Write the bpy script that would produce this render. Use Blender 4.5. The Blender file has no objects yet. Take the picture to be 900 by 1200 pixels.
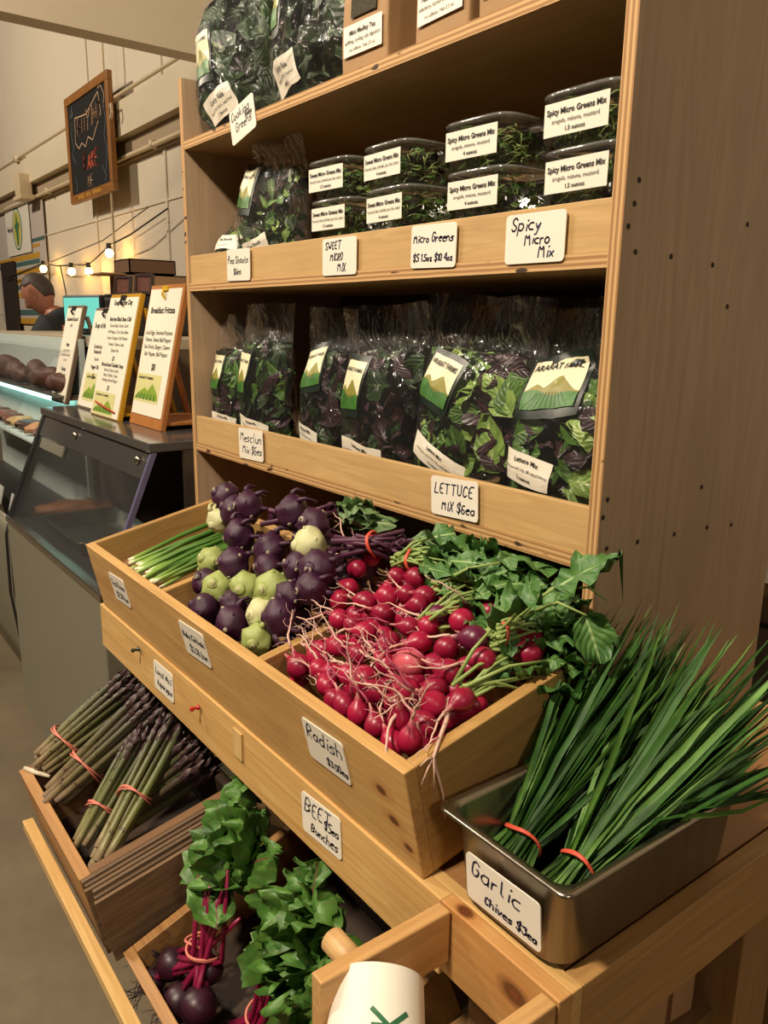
import bpy, math, random
from mathutils import Vector, Matrix, noise
from math import sin, cos, pi, radians, sqrt
S = bpy.context.scene
COL = S.collection
V = Vector

# ------------------------------------------------------------------ camera, world, lights, exposure
cam = bpy.data.objects.new('camera', bpy.data.cameras.new('camera'))
COL.objects.link(cam)
PI_, YA_, RO_ = .23208178, .92272997, .01412380
fw = V((-sin(YA_) * cos(PI_), cos(YA_) * cos(PI_), -sin(PI_)))
r0 = V((cos(YA_), sin(YA_), 0)); u0 = r0.cross(fw)
rr = r0 * cos(RO_) + u0 * sin(RO_); uu = u0 * cos(RO_) - r0 * sin(RO_)
M3 = Matrix((rr, uu, -fw)).transposed()
cam.matrix_world = Matrix.Translation((0, -.79, 1.5)) @ M3.to_4x4()
cam.data.sensor_fit = 'VERTICAL'; cam.data.sensor_height = 24.0; cam.data.sensor_width = 18.0
cam.data.lens = 24 * 931.46 / 1200
cam.data.clip_start = .02
S.camera = cam

w = bpy.data.worlds.new('world'); S.world = w; w.use_nodes = True
w.node_tree.nodes['Background'].inputs[0].default_value = (1.0, .83, .64, 1)
w.node_tree.nodes['Background'].inputs[1].default_value = .035

def area_light(name, loc, target, size, power, color):
    d = bpy.data.lights.new(name, 'AREA'); d.shape = 'DISK'; d.size = size; d.energy = power; d.color = color
    o = bpy.data.objects.new(name, d); COL.objects.link(o); o.location = loc
    o.rotation_euler = (V(target) - V(loc)).to_track_quat('-Z', 'Y').to_euler()
    return o
WARM = (1.0, .85, .67)
area_light('ceiling_lamp_over_stand', (-.62, -2.0, 3.7), (-1.0, -.1, 1.0), .28, 105, WARM)
area_light('ceiling_lamp_over_case', (-3.3, -1.8, 3.8), (-3.0, .2, .9), .35, 60, WARM)
area_light('ceiling_lamp_by_wall', (-7.5, -3.4, 5.0), (-8.0, 1.5, 2.0), .4, 210, WARM)
area_light('ceiling_lamp_over_aisle', (3.2, -1.4, 3.6), (-.5, 0, 1.2), .5, 26, WARM)

S.view_settings.view_transform = 'Standard'
S.view_settings.look = 'None'
S.view_settings.gamma = 1.0
S.view_settings.use_curve_mapping = False
S.view_settings.exposure = .30
S.cycles.max_bounces = 8
S.cycles.transparent_max_bounces = 24
S.cycles.caustics_reflective = False
S.cycles.caustics_refractive = False

# ------------------------------------------------------------------ materials
def srgb(h):
    h = h.lstrip('#'); c = [int(h[i:i + 2], 16) / 255 for i in (0, 2, 4)]
    return tuple([(x / 12.92 if x <= .04045 else ((x + .055) / 1.055) ** 2.4) for x in c] + [1.0])

class NT:
    def __init__(s, name):
        s.m = bpy.data.materials.new(name); s.m.use_nodes = True; s.t = s.m.node_tree
        s.t.nodes.clear(); s.out = s.t.nodes.new('ShaderNodeOutputMaterial')
    def n(s, kind, _set=None, **inp):
        x = s.t.nodes.new(kind)
        for k, v in (_set or {}).items(): setattr(x, k, v)
        for k, v in inp.items():
            key = int(k[1:]) if k[0] == '_' else k.replace('_', ' ')
            sock = x.inputs[key]
            if hasattr(v, 'is_output'): s.t.links.new(v, sock)
            else: sock.default_value = v
        return x
    def math(s, op, a, b=0.0, c=False):
        return s.n('ShaderNodeMath', {'operation': op, 'use_clamp': c}, _0=a, _1=b).outputs[0]
    def mix(s, f, a, b, blend='MIX'):
        x = s.n('ShaderNodeMix', {'data_type': 'RGBA', 'blend_type': blend})
        for i, v in ((0, f), (6, a), (7, b)):
            if hasattr(v, 'is_output'): s.t.links.new(v, x.inputs[i])
            else: x.inputs[i].default_value = v
        return x.outputs[2]
    def ramp(s, f, stops, interp='LINEAR'):
        x = s.n('ShaderNodeValToRGB', _0=f); x.color_ramp.interpolation = interp
        e = x.color_ramp.elements
        while len(e) < len(stops): e.new(.5)
        for k, (p, c) in enumerate(stops): e[k].position = p; e[k].color = c if len(c) == 4 else (*c, 1)
        return x.outputs[0]
    def bsdf(s, **k):
        b = s.n('ShaderNodeBsdfPrincipled', **k); s.t.links.new(b.outputs[0], s.out.inputs[0]); return b
    def obj(s, scale=(1, 1, 1), rnd=True):
        tc = s.n('ShaderNodeTexCoord').outputs['Object']
        if rnd:
            r = s.n('ShaderNodeObjectInfo').outputs['Random']
            k = s.math('MULTIPLY', r, 13.7)
            tc = s.n('ShaderNodeVectorMath', {'operation': 'ADD'}, _0=tc, _1=k).outputs[0]
        return s.n('ShaderNodeMapping', Vector=tc, Scale=scale).outputs[0]

_cache = {}
def memo(fn):
    def g(*a):
        k = (fn.__name__,) + a
        if k not in _cache: _cache[k] = fn(*a)
        return _cache[k]
    return g

@memo
def wood(axis, c1, c2, rough=.55, knots=(), grain=1.0):
    t = NT('wood_' + axis)
    i = 'xyz'.index(axis)
    sc = [16.0, 16.0, 16.0]; sc[i] = 1.1
    v = t.obj(tuple(sc))
    n1 = t.n('ShaderNodeTexNoise', Vector=v, Scale=1.6, Detail=5.0, Roughness=.55, Distortion=.9).outputs[0]
    sc2 = [160.0, 160.0, 160.0]; sc2[i] = 5.0
    v2 = t.obj(tuple(sc2))
    n2 = t.n('ShaderNodeTexNoise', Vector=v2, Scale=1.0, Detail=2.0).outputs[0]
    v3 = t.obj((3, 3, 3))
    n3 = t.n('ShaderNodeTexNoise', Vector=v3, Scale=1.2, Detail=3.0).outputs[0]
    a, b = srgb(c1), srgb(c2)
    col = t.ramp(n1, [(.30, a), (.50, tuple((a[k] * .5 + b[k] * .5) for k in range(4))), (.56, a), (.72, b)])
    col = t.mix(t.math('MULTIPLY', t.math('SUBTRACT', n2, .42, True), .9 * grain, True), col, tuple(x * .45 for x in b[:3]) + (1,))
    col = t.mix(t.math('MULTIPLY', t.math('SUBTRACT', n3, .5, True), 1.1, True), col, tuple(x * .6 for x in b[:3]) + (1,))
    if knots:
        tc = t.n('ShaderNodeTexCoord').outputs['Object']
        for (kx, ky, kz, kr) in knots:
            s = [1.0, 1.0, 1.0]; s[i] = .62
            d = t.n('ShaderNodeVectorMath', {'operation': 'SUBTRACT'}, _0=tc, _1=(kx, ky, kz)).outputs[0]
            d = t.n('ShaderNodeVectorMath', {'operation': 'MULTIPLY'}, _0=d, _1=tuple(s)).outputs[0]
            L = t.n('ShaderNodeVectorMath', {'operation': 'LENGTH'}, _0=d).outputs['Value']
            L = t.math('ADD', L, t.math('MULTIPLY', t.math('SUBTRACT', n1, .5), kr * .5))
            q = t.math('DIVIDE', L, kr)
            f = t.n('ShaderNodeMapRange', {'clamp': True}, Value=q, From_Min=.55, From_Max=1.1, To_Min=1.0, To_Max=0.0).outputs[0]
            halo = t.n('ShaderNodeMapRange', {'clamp': True}, Value=q, From_Min=.9, From_Max=2.6, To_Min=.45, To_Max=0.0).outputs[0]
            col = t.mix(halo, col, srgb('a8642a'))
            ring = t.ramp(t.math('FRACT', t.math('MULTIPLY', q, 3.0)), [(0, srgb('4a2410')), (.5, srgb('7a4420')), (1, srgb('3a1c0c'))])
            col = t.mix(f, col, ring)
    bmp = t.n('ShaderNodeBump', Strength=.12, Distance=.002, Height=n2).outputs[0]
    t.bsdf(Base_Color=col, Roughness=rough, Normal=bmp)
    return t.m

@memo
def ply_edge(axis, th):
    t = NT('plywood_edge_' + axis)
    tc = t.n('ShaderNodeTexCoord').outputs['Object']
    x = t.n('ShaderNodeSeparateXYZ', Vector=tc).outputs['xyz'.index(axis)]
    sc = [40.0, 40.0, 40.0]
    v = t.obj((9, 9, 9)); n = t.n('ShaderNodeTexNoise', Vector=v, Scale=2.0, Detail=3.0).outputs[0]
    q = t.math('ADD', t.math('MULTIPLY', x, 2.5 / th), t.math('MULTIPLY', n, .25))
    q = t.math('FRACT', q)
    col = t.ramp(q, [(0, srgb('cba674')), (.42, srgb('bf9862')), (.5, srgb('946a3e')), (.93, srgb('a67d4c')), (1, srgb('cba674'))])
    n2 = t.n('ShaderNodeTexNoise', Vector=t.obj((22, 22, 60)), Scale=1.0, Detail=1.0).outputs[0]
    col = t.mix(t.n('ShaderNodeMapRange', {'clamp': True}, Value=n2, From_Min=.70, From_Max=.74).outputs[0], col, srgb('3c2412'))
    t.bsdf(Base_Color=col, Roughness=.7)
    return t.m

@memo
def plain(name, c, rough=.5, metal=0.0, var=.12, vs=20.0, bump=0.0):
    t = NT(name)
    n = t.n('ShaderNodeTexNoise', Vector=t.obj((vs, vs, vs)), Scale=1.0, Detail=3.0).outputs[0]
    a = srgb(c)
    col = t.mix(n, tuple(min(1, x * (1 + var)) for x in a[:3]) + (1,), tuple(x * (1 - var) for x in a[:3]) + (1,))
    k = dict(Base_Color=col, Roughness=rough, Metallic=metal)
    if bump: k['Normal'] = t.n('ShaderNodeBump', Strength=bump, Distance=.003, Height=n).outputs[0]
    t.bsdf(**k)
    return t.m

@memo
def glow(name, c, strength):
    t = NT(name)
    e = t.n('ShaderNodeEmission', Color=srgb(c), Strength=strength)
    t.t.links.new(e.outputs[0], t.out.inputs[0]); return t.m

@memo
def film(name, milk=.05, base=.05, bump=.6, scale=34.0, rough=.07, tint='ffffff'):
    """thin clear plastic: mostly see-through, shiny where it creases"""
    t = NT(name)
    v = t.obj((scale, scale, scale * .55))
    n = t.n('ShaderNodeTexNoise', Vector=v, Scale=1.0, Detail=3.0, Roughness=.55, Distortion=1.2).outputs[0]
    b = t.n('ShaderNodeBump', Strength=bump, Distance=.012, Height=n).outputs[0]
    tr = t.n('ShaderNodeBsdfTransparent', Color=srgb(tint)).outputs[0]
    gl = t.n('ShaderNodeBsdfGlossy', Color=(1, 1, 1, 1), Roughness=rough, Normal=b).outputs[0]
    df = t.n('ShaderNodeBsdfDiffuse', Color=(.9, .9, .86, 1)).outputs[0]
    lw = t.n('ShaderNodeLayerWeight', Blend=.22, Normal=b).outputs['Fresnel']
    f = t.math('ADD', t.math('MULTIPLY', lw, .5), base, True)
    m1 = t.n('ShaderNodeMixShader', _0=milk, _1=tr, _2=df).outputs[0]
    m2 = t.n('ShaderNodeMixShader', _0=f, _1=m1, _2=gl).outputs[0]
    t.t.links.new(m2, t.out.inputs[0]); return t.m

@memo
def leafmat(name, c1, c2, vein, vw=.035, rough=.42, sss=.0):
    t = NT(name)
    uv = t.n('ShaderNodeUVMap').outputs[0]
    sp = t.n('ShaderNodeSeparateXYZ', Vector=uv)
    u, v = sp.outputs[0], sp.outputs[1]
    n = t.n('ShaderNodeTexNoise', Vector=t.obj((26, 26, 26)), Scale=1.0, Detail=3.0).outputs[0]
    a, b = srgb(c1), srgb(c2)
    col = t.ramp(n, [(.3, a), (.68, b)])
    d = t.math('ABSOLUTE', t.math('SUBTRACT', u, .5))
    mid = t.n('ShaderNodeMapRange', {'clamp': True}, Value=d, From_Min=vw * .6, From_Max=vw * 1.5, To_Min=1.0, To_Max=0.0).outputs[0]
    s = t.math('FRACT', t.math('ADD', t.math('MULTIPLY', v, 6.0), t.math('MULTIPLY', d, -5.0)))
    side = t.n('ShaderNodeMapRange', {'clamp': True}, Value=t.math('ABSOLUTE', t.math('SUBTRACT', s, .5)), From_Min=.03, From_Max=.09, To_Min=.18, To_Max=0.0).outputs[0]
    f = t.math('MAXIMUM', mid, side)
    col = t.mix(f, col, srgb(vein))
    q = t.math('ABSOLUTE', t.math('SUBTRACT', s, .5))
    bmp = t.n('ShaderNodeBump', Strength=.5, Distance=.004, Height=t.math('ADD', q, t.math('MULTIPLY', n, .6))).outputs[0]
    t.bsdf(Base_Color=col, Roughness=rough, Normal=bmp)
    return t.m

@memo
def steel(name, c, rough=.3, axis='z'):
    t = NT(name)
    s = [60.0, 60.0, 60.0]; s['xyz'.index(axis)] = 1.5
    n = t.n('ShaderNodeTexNoise', Vector=t.obj(tuple(s)), Scale=1.0, Detail=2.0).outputs[0]
    r = t.n('ShaderNodeMapRange', Value=n, To_Min=rough - .08, To_Max=rough + .1).outputs[0]
    t.bsdf(Base_Color=srgb(c), Metallic=1.0, Roughness=r)
    return t.m

# ------------------------------------------------------------------ mesh builder
class MB:
    def __init__(s): s.v = []; s.f = []; s.mi = []; s.uv = []
    def add(s, verts, faces, mat=0, uv=None):
        o = len(s.v); s.v += [tuple(p) for p in verts]
        s.uv += (uv if uv else [(0, 0)] * len(verts))
        for f in faces: s.f.append(tuple(i + o for i in f)); s.mi.append(mat)
    def box(s, a, b, mat=0, M=None, faces=None):
        x0, y0, z0 = a; x1, y1, z1 = b
        p = [V((x, y, z)) for z in (z0, z1) for y in (y0, y1) for x in (x0, x1)]
        if M is not None: p = [M @ q for q in p]
        F = [(0, 2, 3, 1), (4, 5, 7, 6), (0, 1, 5, 4), (2, 6, 7, 3), (0, 4, 6, 2), (1, 3, 7, 5)]  # bottom top front back left right
        o = len(s.v); s.v += [tuple(q) for q in p]; s.uv += [(0, 0)] * 8
        for k, f in enumerate(F):
            s.f.append(tuple(i + o for i in f)); s.mi.append(faces.get(k, mat) if faces else mat)
        return s
    def grid(s, fn, nu, nv, mat=0, closed_u=False, uvs=True):
        P = []; uv = []
        for j in range(nv + 1):
            for i in range(nu + (0 if closed_u else 1)):
                P.append(fn(i / nu, j / nv)); uv.append((i / nu, j / nv))
        m = nu if closed_u else nu + 1
        F = []
        for j in range(nv):
            for i in range(nu):
                i2 = (i + 1) % m if closed_u else i + 1
                F.append((j * m + i, j * m + i2, (j + 1) * m + i2, (j + 1) * m + i))
        s.add(P, F, mat, uv if uvs else None)
        return s
    def tube(s, pts, rad, n=8, mat=0, cap=True, flat=1.0):
        pts = [V(p) for p in pts]
        if not hasattr(rad, '__len__'): rad = [rad] * len(pts)
        t = (pts[1] - pts[0]).normalized()
        a = t.orthogonal().normalized()
        P = []
        for k, p in enumerate(pts):
            if k == 0: t = pts[1] - pts[0]
            elif k == len(pts) - 1: t = pts[-1] - pts[-2]
            else: t = pts[k + 1] - pts[k - 1]
            if t.length < 1e-9: t = V((0, 0, 1))
            t.normalize(); a = (a - t * a.dot(t))
            if a.length < 1e-6: a = t.orthogonal()
            a.normalize(); b = t.cross(a)
            for i in range(n):
                q = 2 * pi * i / n
                P.append(p + (a * cos(q) + b * sin(q) * flat) * rad[k])
        F = [(k * n + i, k * n + (i + 1) % n, (k + 1) * n + (i + 1) % n, (k + 1) * n + i) for k in range(len(pts) - 1) for i in range(n)]
        if cap: F += [tuple(range(n - 1, -1, -1)), tuple(range((len(pts) - 1) * n, len(pts) * n))]
        s.add(P, F, mat, [(0.5, k / max(1, len(pts) - 1)) for k in range(len(pts)) for i in range(n)])
        return s
    def lathe(s, prof, n=24, mat=0, M=None, sq=None):
        """prof [(r,z)] about z; sq = superellipse exponent"""
        P = []
        for (r, z) in prof:
            for i in range(n):
                q = 2 * pi * i / n; c, d = cos(q), sin(q)
                if sq: k = (abs(c) ** sq + abs(d) ** sq) ** (-1 / sq)
                else: k = 1
                p = V((r * c * k, r * d * k, z)); P.append(M @ p if M is not None else p)
        F = [(k * n + i, k * n + (i + 1) % n, (k + 1) * n + (i + 1) % n, (k + 1) * n + i) for k in range(len(prof) - 1) for i in range(n)]
        s.add(P, F, mat); return s
    def leaf(s, base, d, nrm, L, W, bend=.6, cup=.25, ruffle=.0, seed=0, nl=6, nw=4, mat=0, shape=.75, lobes=0.0, zmax=None, fine=0.0):
        d = V(d).normalized(); nrm = V(nrm); nrm = (nrm - d * nrm.dot(d))
        if nrm.length < 1e-4: nrm = d.orthogonal()
        nrm.normalize(); side = d.cross(nrm)
        c = V(base); P = []; uv = []
        for j in range(nl + 1):
            v = j / nl
            wv = W * .5 * max(.04, sin(pi * min(1, v ** shape) * .97 + .03)) ** .7
            if lobes: wv *= 1 - lobes * (.5 + .5 * cos(v * 2 * pi * 3.2))
            for i in range(nw + 1):
                x = (i / nw - .5) * 2
                off = nrm * (cup * W * .5 * x * x + ruffle * W * abs(x) * (noise.noise(V((v * 5 + seed * 3.1, x * 2.2, seed * 1.7))) + (fine * noise.noise(V((v * 15 + seed * 3.1, x * 4.2, seed * 1.3))) if fine else 0)))
                p = c + side * (x * wv) + off
                if zmax is not None and p.z > zmax: p.z = zmax - .15 * (p.z - zmax)
                P.append(p); uv.append((i / nw, v))
            a = -bend / nl
            d2 = (d * cos(a) + nrm * sin(a)).normalized(); nrm = (nrm * cos(a) - d * sin(a)).normalized(); d = d2
            c = c + d * (L / nl)
        m = nw + 1
        F = [(j * m + i, j * m + i + 1, (j + 1) * m + i + 1, (j + 1) * m + i) for j in range(nl) for i in range(nw)]
        s.add(P, F, mat, uv); return s
    def build(s, name, mats, parent=None, smooth=False, bevel=0, solid=0, auto=None):
        me = bpy.data.meshes.new(name)
        me.from_pydata(s.v, [], s.f)
        for m in (mats if isinstance(mats, (list, tuple)) else [mats]): me.materials.append(m)
        me.polygons.foreach_set('material_index', s.mi)
        if any(u != (0, 0) for u in s.uv):
            l = me.uv_layers.new(name='UVMap')
            li = [0] * len(me.loops); me.loops.foreach_get('vertex_index', li)
            flat = []
            for i in li: flat += s.uv[i]
            l.data.foreach_set('uv', flat)
        if smooth: me.polygons.foreach_set('use_smooth', [True] * len(me.polygons))
        me.update()
        o = bpy.data.objects.new(name, me); COL.objects.link(o)
        if parent is not None: o.parent = parent
        if bevel:
            b = o.modifiers.new('bevel', 'BEVEL'); b.width = bevel; b.segments = 2; b.limit_method = 'ANGLE'
        if solid:
            q = o.modifiers.new('solid', 'SOLIDIFY'); q.thickness = solid
        return o

def tag(o, label, cat, group=None):
    o['label'] = label; o['category'] = cat
    if group: o['group'] = group
    return o
def thing(name, label, cat, M, group=None):
    o = bpy.data.objects.new(name, None); COL.objects.link(o)
    o.empty_display_size = .05
    o.matrix_world = M if isinstance(M, Matrix) else Matrix.Translation(M)
    return tag(o, label, cat, group)
def struct(o):
    o['kind'] = 'structure'; return o
def frame(origin, right, up):
    r = V(right).normalized(); u = V(up); u = (u - r * u.dot(r)).normalized(); n = r.cross(u)
    m = Matrix((r, u, n)).transposed().to_4x4(); m.translation = V(origin); return m
def rotz(a): return Matrix.Rotation(a, 4, 'Z')
def T(x, y=None, z=None): return Matrix.Translation(x if y is None else (x, y, z))

# ------------------------------------------------------------------ writing
_tx = {}
def text2d(body, bold=0.0):
    k = (body, bold)
    if k in _tx: return _tx[k]
    c = bpy.data.curves.new('tmp_text', 'FONT'); c.body = body; c.size = 1; c.align_x = 'CENTER'; c.offset = bold; c.resolution_u = 2
    o = bpy.data.objects.new('tmp_text', c); COL.objects.link(o)
    dg = bpy.context.evaluated_depsgraph_get()
    me = bpy.data.meshes.new_from_object(o.evaluated_get(dg))
    r = ([(v.co.x, v.co.y) for v in me.vertices], [tuple(p.vertices) for p in me.polygons])
    bpy.data.objects.remove(o); bpy.data.curves.remove(c); bpy.data.meshes.remove(me)
    _tx[k] = r; return r
def put_text(mb, body, x, y, size, fn, mat=0, bold=0.0, sx=1.0):
    vs, fs = text2d(body, bold)
    mb.add([fn(x + a * size * sx, y + b * size) for a, b in vs], fs, mat)

G = {'A': '022842|1434', 'B': '020828374635050525|253443332202', 'C': '37281807031222 33', 'D': '0208183746443312 02', 'E': '38080232|0525', 'F': '380802|0525',
 'G': '3728180703122233352 5', 'H': '0208|3832|0535', 'I': '1812', 'K': '0208|380532', 'L': '080232', 'M': '0208253842', 'N': '02083238', 'O': '1807031222333728 18', 'P': '02082837362505',
 'R': '0208283736250532', 'S': '3728180706153433221203', 'T': '0848|2822', 'U': '08031222 3338', 'X': '0832|3802', 'Y': '082548|2522', 'W': '0812253248',
 'a': '35 25 15 04 03 12 22 33 35 32', 'b': '0802|05253433221203', 'c': '3525150403122232', 'd': '3832|3525150403122233', 'e': '0434352515040312 2232', 'f': '2818171 2|0535', 'g': '352515040312223335 31 20 10', 'h': '0802|05253432',
 'i': '1512|1717', 'k': '0802|350432', 'l': '181322', 'm': '0502|0515 2422|25 35 44 42', 'n': '0502|0415253432', 'o': '15040312223334 25 15', 'p': '0500|05253433221203', 'r': '0502|0415 25', 's': '3525150414332212 02',
 't': '18132232|0525', 'u': '050312223335|3532', 'v': '051235', 'w': '0512243245', 'x': '0532|3502', 'y': '051335|3510', 'z': '05350232',
 '0': '1807031222333728 18', '1': '071812', '2': '0718283736 0232', '3': '0728 3726 35 33 221203', '4': '280434|3832', '5': '38080625353322 02', '6': '3818060312223334 2505', '7': '083812', '8': '1807163433221203 1436 37 28 18', '$': '3728180706153433221203|2921', '.': '1213', '!': '1814|1213', '#': '1217|3338|0434|0636'}
for k in G: G[k] = [[(int(s[i]), int(s[i + 1]) - 2) for i in range(0, len(s) - 1, 2)] for s in G[k].replace(' ', '').split('|')]

def hand(mb, body, x, y, size, fn, wd, rnd, mat=0, slope=0.0):
    """handwriting as thin ink strokes; x,y = left end of the base line, size = cap height"""
    k = size / 6.0; cx = x
    for ch in body:
        if ch == ' ': cx += 2.6 * k; continue
        st = G.get(ch, G['o']); js = rnd.uniform(.9, 1.12); dy = rnd.uniform(-.35, .35); dx = rnd.uniform(.1, .25)
        mx = max(p[0] for q in st for p in q)
        for q in st:
            P = [V((cx + (px + dx * py) * k * js, y + slope * (cx - x) + (py * js + dy) * k)) for px, py in q]
            if len(P) == 2 and (P[0] - P[1]).length < 1e-6: P[1] = P[0] + V((k * .5, k * .4))
            for _ in range(2 if len(P) > 3 else 0):
                Q = [P[0]]
                for a, b in zip(P, P[1:]): Q += [a * .75 + b * .25, a * .25 + b * .75]
                P = Q + [P[-1]]
            for m_, (a, b) in enumerate(zip(P, P[1:])):
                d = b - a
                if d.length < 1e-7: continue
                d.normalize(); n = V((-d.y, d.x)) * wd * .5; e = d * wd * .35
                mb.add([fn(*(a - n - e)), fn(*(b - n + e)), fn(*(b + n + e)), fn(*(a + n - e))], [(0, 1, 2, 3)], mat)
        cx += (mx * js + 1.45) * k
    return cx

CARD = plain('white_laminated_card', 'e9e2d2', .35, 0, .03)
INK = plain('blue_black_marker_ink', '1a2046', .6, 0, .05)
def rrect(w, h, r, n=5):
    P = []
    for (sx, sy, a0) in ((1, 1, 0), (-1, 1, 90), (-1, -1, 180), (1, -1, 270)):
        for i in range(n + 1):
            a = radians(a0 + 90 * i / n); P.append((sx * (w / 2 - r) + r * cos(a), sy * (h / 2 - r) + r * sin(a)))
    return P
def plate(mb, P, z0, z1, mat=0):
    n = len(P)
    mb.add([(x, y, z0) for x, y in P] + [(x, y, z1) for x, y in P],
           [tuple(range(n - 1, -1, -1)), tuple(range(n, 2 * n))] + [(i, (i + 1) % n, n + (i + 1) % n, n + i) for i in range(n)], mat)
def hand_width(body, size):
    k = size / 6.0; x = 0
    for ch in body: x += 2.6 * k if ch == ' ' else (max(q[0] for st in G.get(ch, G['o']) for q in st) * 1.05 + 1.45) * k
    return x
def price_card(c, right, up, w, h, rot, lines, label, seed, lean=0.0):
    rnd = random.Random(seed)
    M = frame(c, right, up) @ Matrix.Rotation(radians(rot), 4, 'Z')
    t = thing('price_card', label, 'sign', M, 'handwritten price cards')
    mb = MB(); plate(mb, rrect(w, h, .006), 0, .0014); mb.build('card', CARD, t)
    mi = MB()
    for (body, x, y, size) in lines:
        size = min(size * 1.25, size * .97 * (1 - x) * w / hand_width(body, size * h))
        hand(mi, body, x * w - w / 2, y * h - h / 2, size * h, lambda a, b: V((a, b, .0017)), .0021, rnd)
    mi.build('handwriting', INK, t)
    return t
# ------------------------------------------------------------------ the room
WALL = plain('cream_painted_wall', 'cfc3ae', .8, 0, .04, 3)
FLOORM = None
def floor_mat():
    t = NT('worn_concrete')
    n = t.n('ShaderNodeTexNoise', Vector=t.obj((1, 1, 1), False), Scale=2.2, Detail=7.0, Roughness=.62).outputs[0]
    n2 = t.n('ShaderNodeTexNoise', Vector=t.obj((1, 1, 1), False), Scale=26.0, Detail=4.0).outputs[0]
    col = t.ramp(n, [(.3, srgb('61543f')), (.55, srgb('72644d')), (.72, srgb('7f7159'))])
    col = t.mix(t.math('MULTIPLY', n2, .3), col, srgb('443a2b'))
    b = t.n('ShaderNodeBump', Strength=.15, Distance=.004, Height=n2).outputs[0]
    t.bsdf(Base_Color=col, Roughness=.6, Normal=b); return t.m
m = MB(); m.box((-16, -6, -.1), (4, 1.5, 0)); struct(m.build('floor', floor_mat()))
m = MB(); m.box((-16, 1.5, -.1), (4, 1.6, 7))
# seams of the wall sheets
struct(m.build('wall_back', WALL))
m = MB()
for x in (-10.0, -7.05, -5.55, -4.2, -2.8): m.box((x, 1.488, 0), (x + .035, 1.502, 6.6))
m.box((-16, 1.490, 2.30), (3.9, 1.502, 2.315)); m.box((-16, 1.490, 1.55), (3.9, 1.502, 1.56))
struct(m.build('trim_1', WALL, None))
m = MB(); m.box((-16, 1.40, 2.79), (3.9, 1.50, 3.02)); struct(m.build('trim_2', plain('cream_painted_girt', 'cdc0a6', .75, 0, .05, 4)))
m = MB(); m.box((-16, 1.47, 2.64), (3.9, 1.50, 2.79)); struct(m.build('girt_shadow_band', plain('girt_shadow_taupe', 'a08d72', .8, 0, .05, 4)))  # taupe band carries the shadow under the girt as colour
# overhead boxed beam running from the wall out over the hall
m = MB(); m.box((-4.12, -1.2, 2.77), (-4.0, 1.36, 3.3)); struct(m.build('ceiling_beam', plain('cream_painted_beam', 'c2b49b', .8, 0, .03, 3)))
PIPE = plain('painted_conduit', 'cbb997', .5, 0, .04)
m = MB(); m.tube([(-16, 1.38, 3.045), (3.8, 1.38, 3.045)], .013, 10)
m.tube([(-6.25, 1.36, 0.3), (-6.25, 1.36, 6.5)], .009, 8)
for x in (-12, -9, -6.25, -3): m.box((x - .05, 1.36, 3.02), (x + .05, 1.46, 3.075))
tag(m.build('electrical_conduit', PIPE, None, True), 'thin painted conduit along the top of the wall girt with a riser down the wall', 'pipe')
m = MB(); m.tube([(-16, 1.44, 2.66), (3.8, 1.44, 2.66)], .017, 10)
for x in (-11, -8.2, -5.6, -3): m.tube([(x, 1.44, 2.64), (x, 1.44, 2.69)], .028, 10)
tag(m.build('sprinkler_pipe', PIPE, None, True), 'painted pipe running along the wall under the cream girt', 'pipe')
tb = thing('junction_box', 'small white junction box on the wall pipe above the green oval posters', 'box', T(-8.75, 1.36, 2.70))
m = MB(); m.box((-.09, -.06, -.03), (.09, .06, .17)); m.build('housing', PIPE, tb, bevel=.008)
m = MB(); m.box((-.14, -.07, -.07), (.16, .06, -.03)); m.build('bracket', PIPE, tb, bevel=.004)

# ------------------------------------------------------------------ the plywood shelf unit
PLY = wood('z', 'b3987a', 'a08463', .5, (), .35)
PLYX = wood('x', 'c9a670', 'b48f5b', .5, (), .6)
PLYIN = wood('x', 'a98a5e', '97764a', .6, (), .6)
EX, EZ = ply_edge('x', .018), ply_edge('z', .018)
XL, XR, TH, DP = -1.82, -.601, .018, .434
sh = thing('display_shelf', 'birch plywood display shelf unit with three lipped shelves and bolt-holed side panel', 'shelf', T((XL + XR) / 2, .217, .9))
ox, oy, oz = (XL + XR) / 2, .217, .9
def lb(m, a, b, **k): return m.box((a[0] - ox, a[1] - oy, a[2] - oz), (b[0] - ox, b[1] - oy, b[2] - oz), **k)
HOLE = plain('dark_bolt_hole', '2a1c10', .8)
for nm, x in (('side_panel', XL), ('side_panel', XR - TH)):
    m = MB(); lb(m, (x, 0, .9), (x + TH, DP, 2.02), faces={2: 1, 3: 1, 1: 1})
    p = m.build(nm, [PLY, EX], sh)
    if x > -1:
        for (y, z) in ((.023, 1.664), (.018, 1.638), (.010, 1.613), (.027, 1.586), (.098, 1.585), (.19, 1.580), (.235, 1.529), (.262, 1.635), (.265, 1.88), (.17, 1.90),
                       (.012, 1.292), (.006, 1.27), (.018, 1.228), (.082, 1.227), (.165, 1.225), (.245, 1.223), (.31, 1.218), (.22, 1.285), (.40, 1.58)):
            hm = MB(); hm.lathe([(0.0001, 0), (.0032, 0), (.0034, .0006), (.0001, .0006)], 10, M=T(XR - ox, y - oy, z - oz) @ Matrix.Rotation(pi / 2, 4, 'Y'))
            hm.build('bolt_hole', HOLE, p)
m = MB(); lb(m, (XL + TH, DP - .012, .9), (XR - TH, DP, 2.02)); m.build('back_panel', wood('z', '3c2c1e', '30231a', .7, (), .6), sh)
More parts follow.
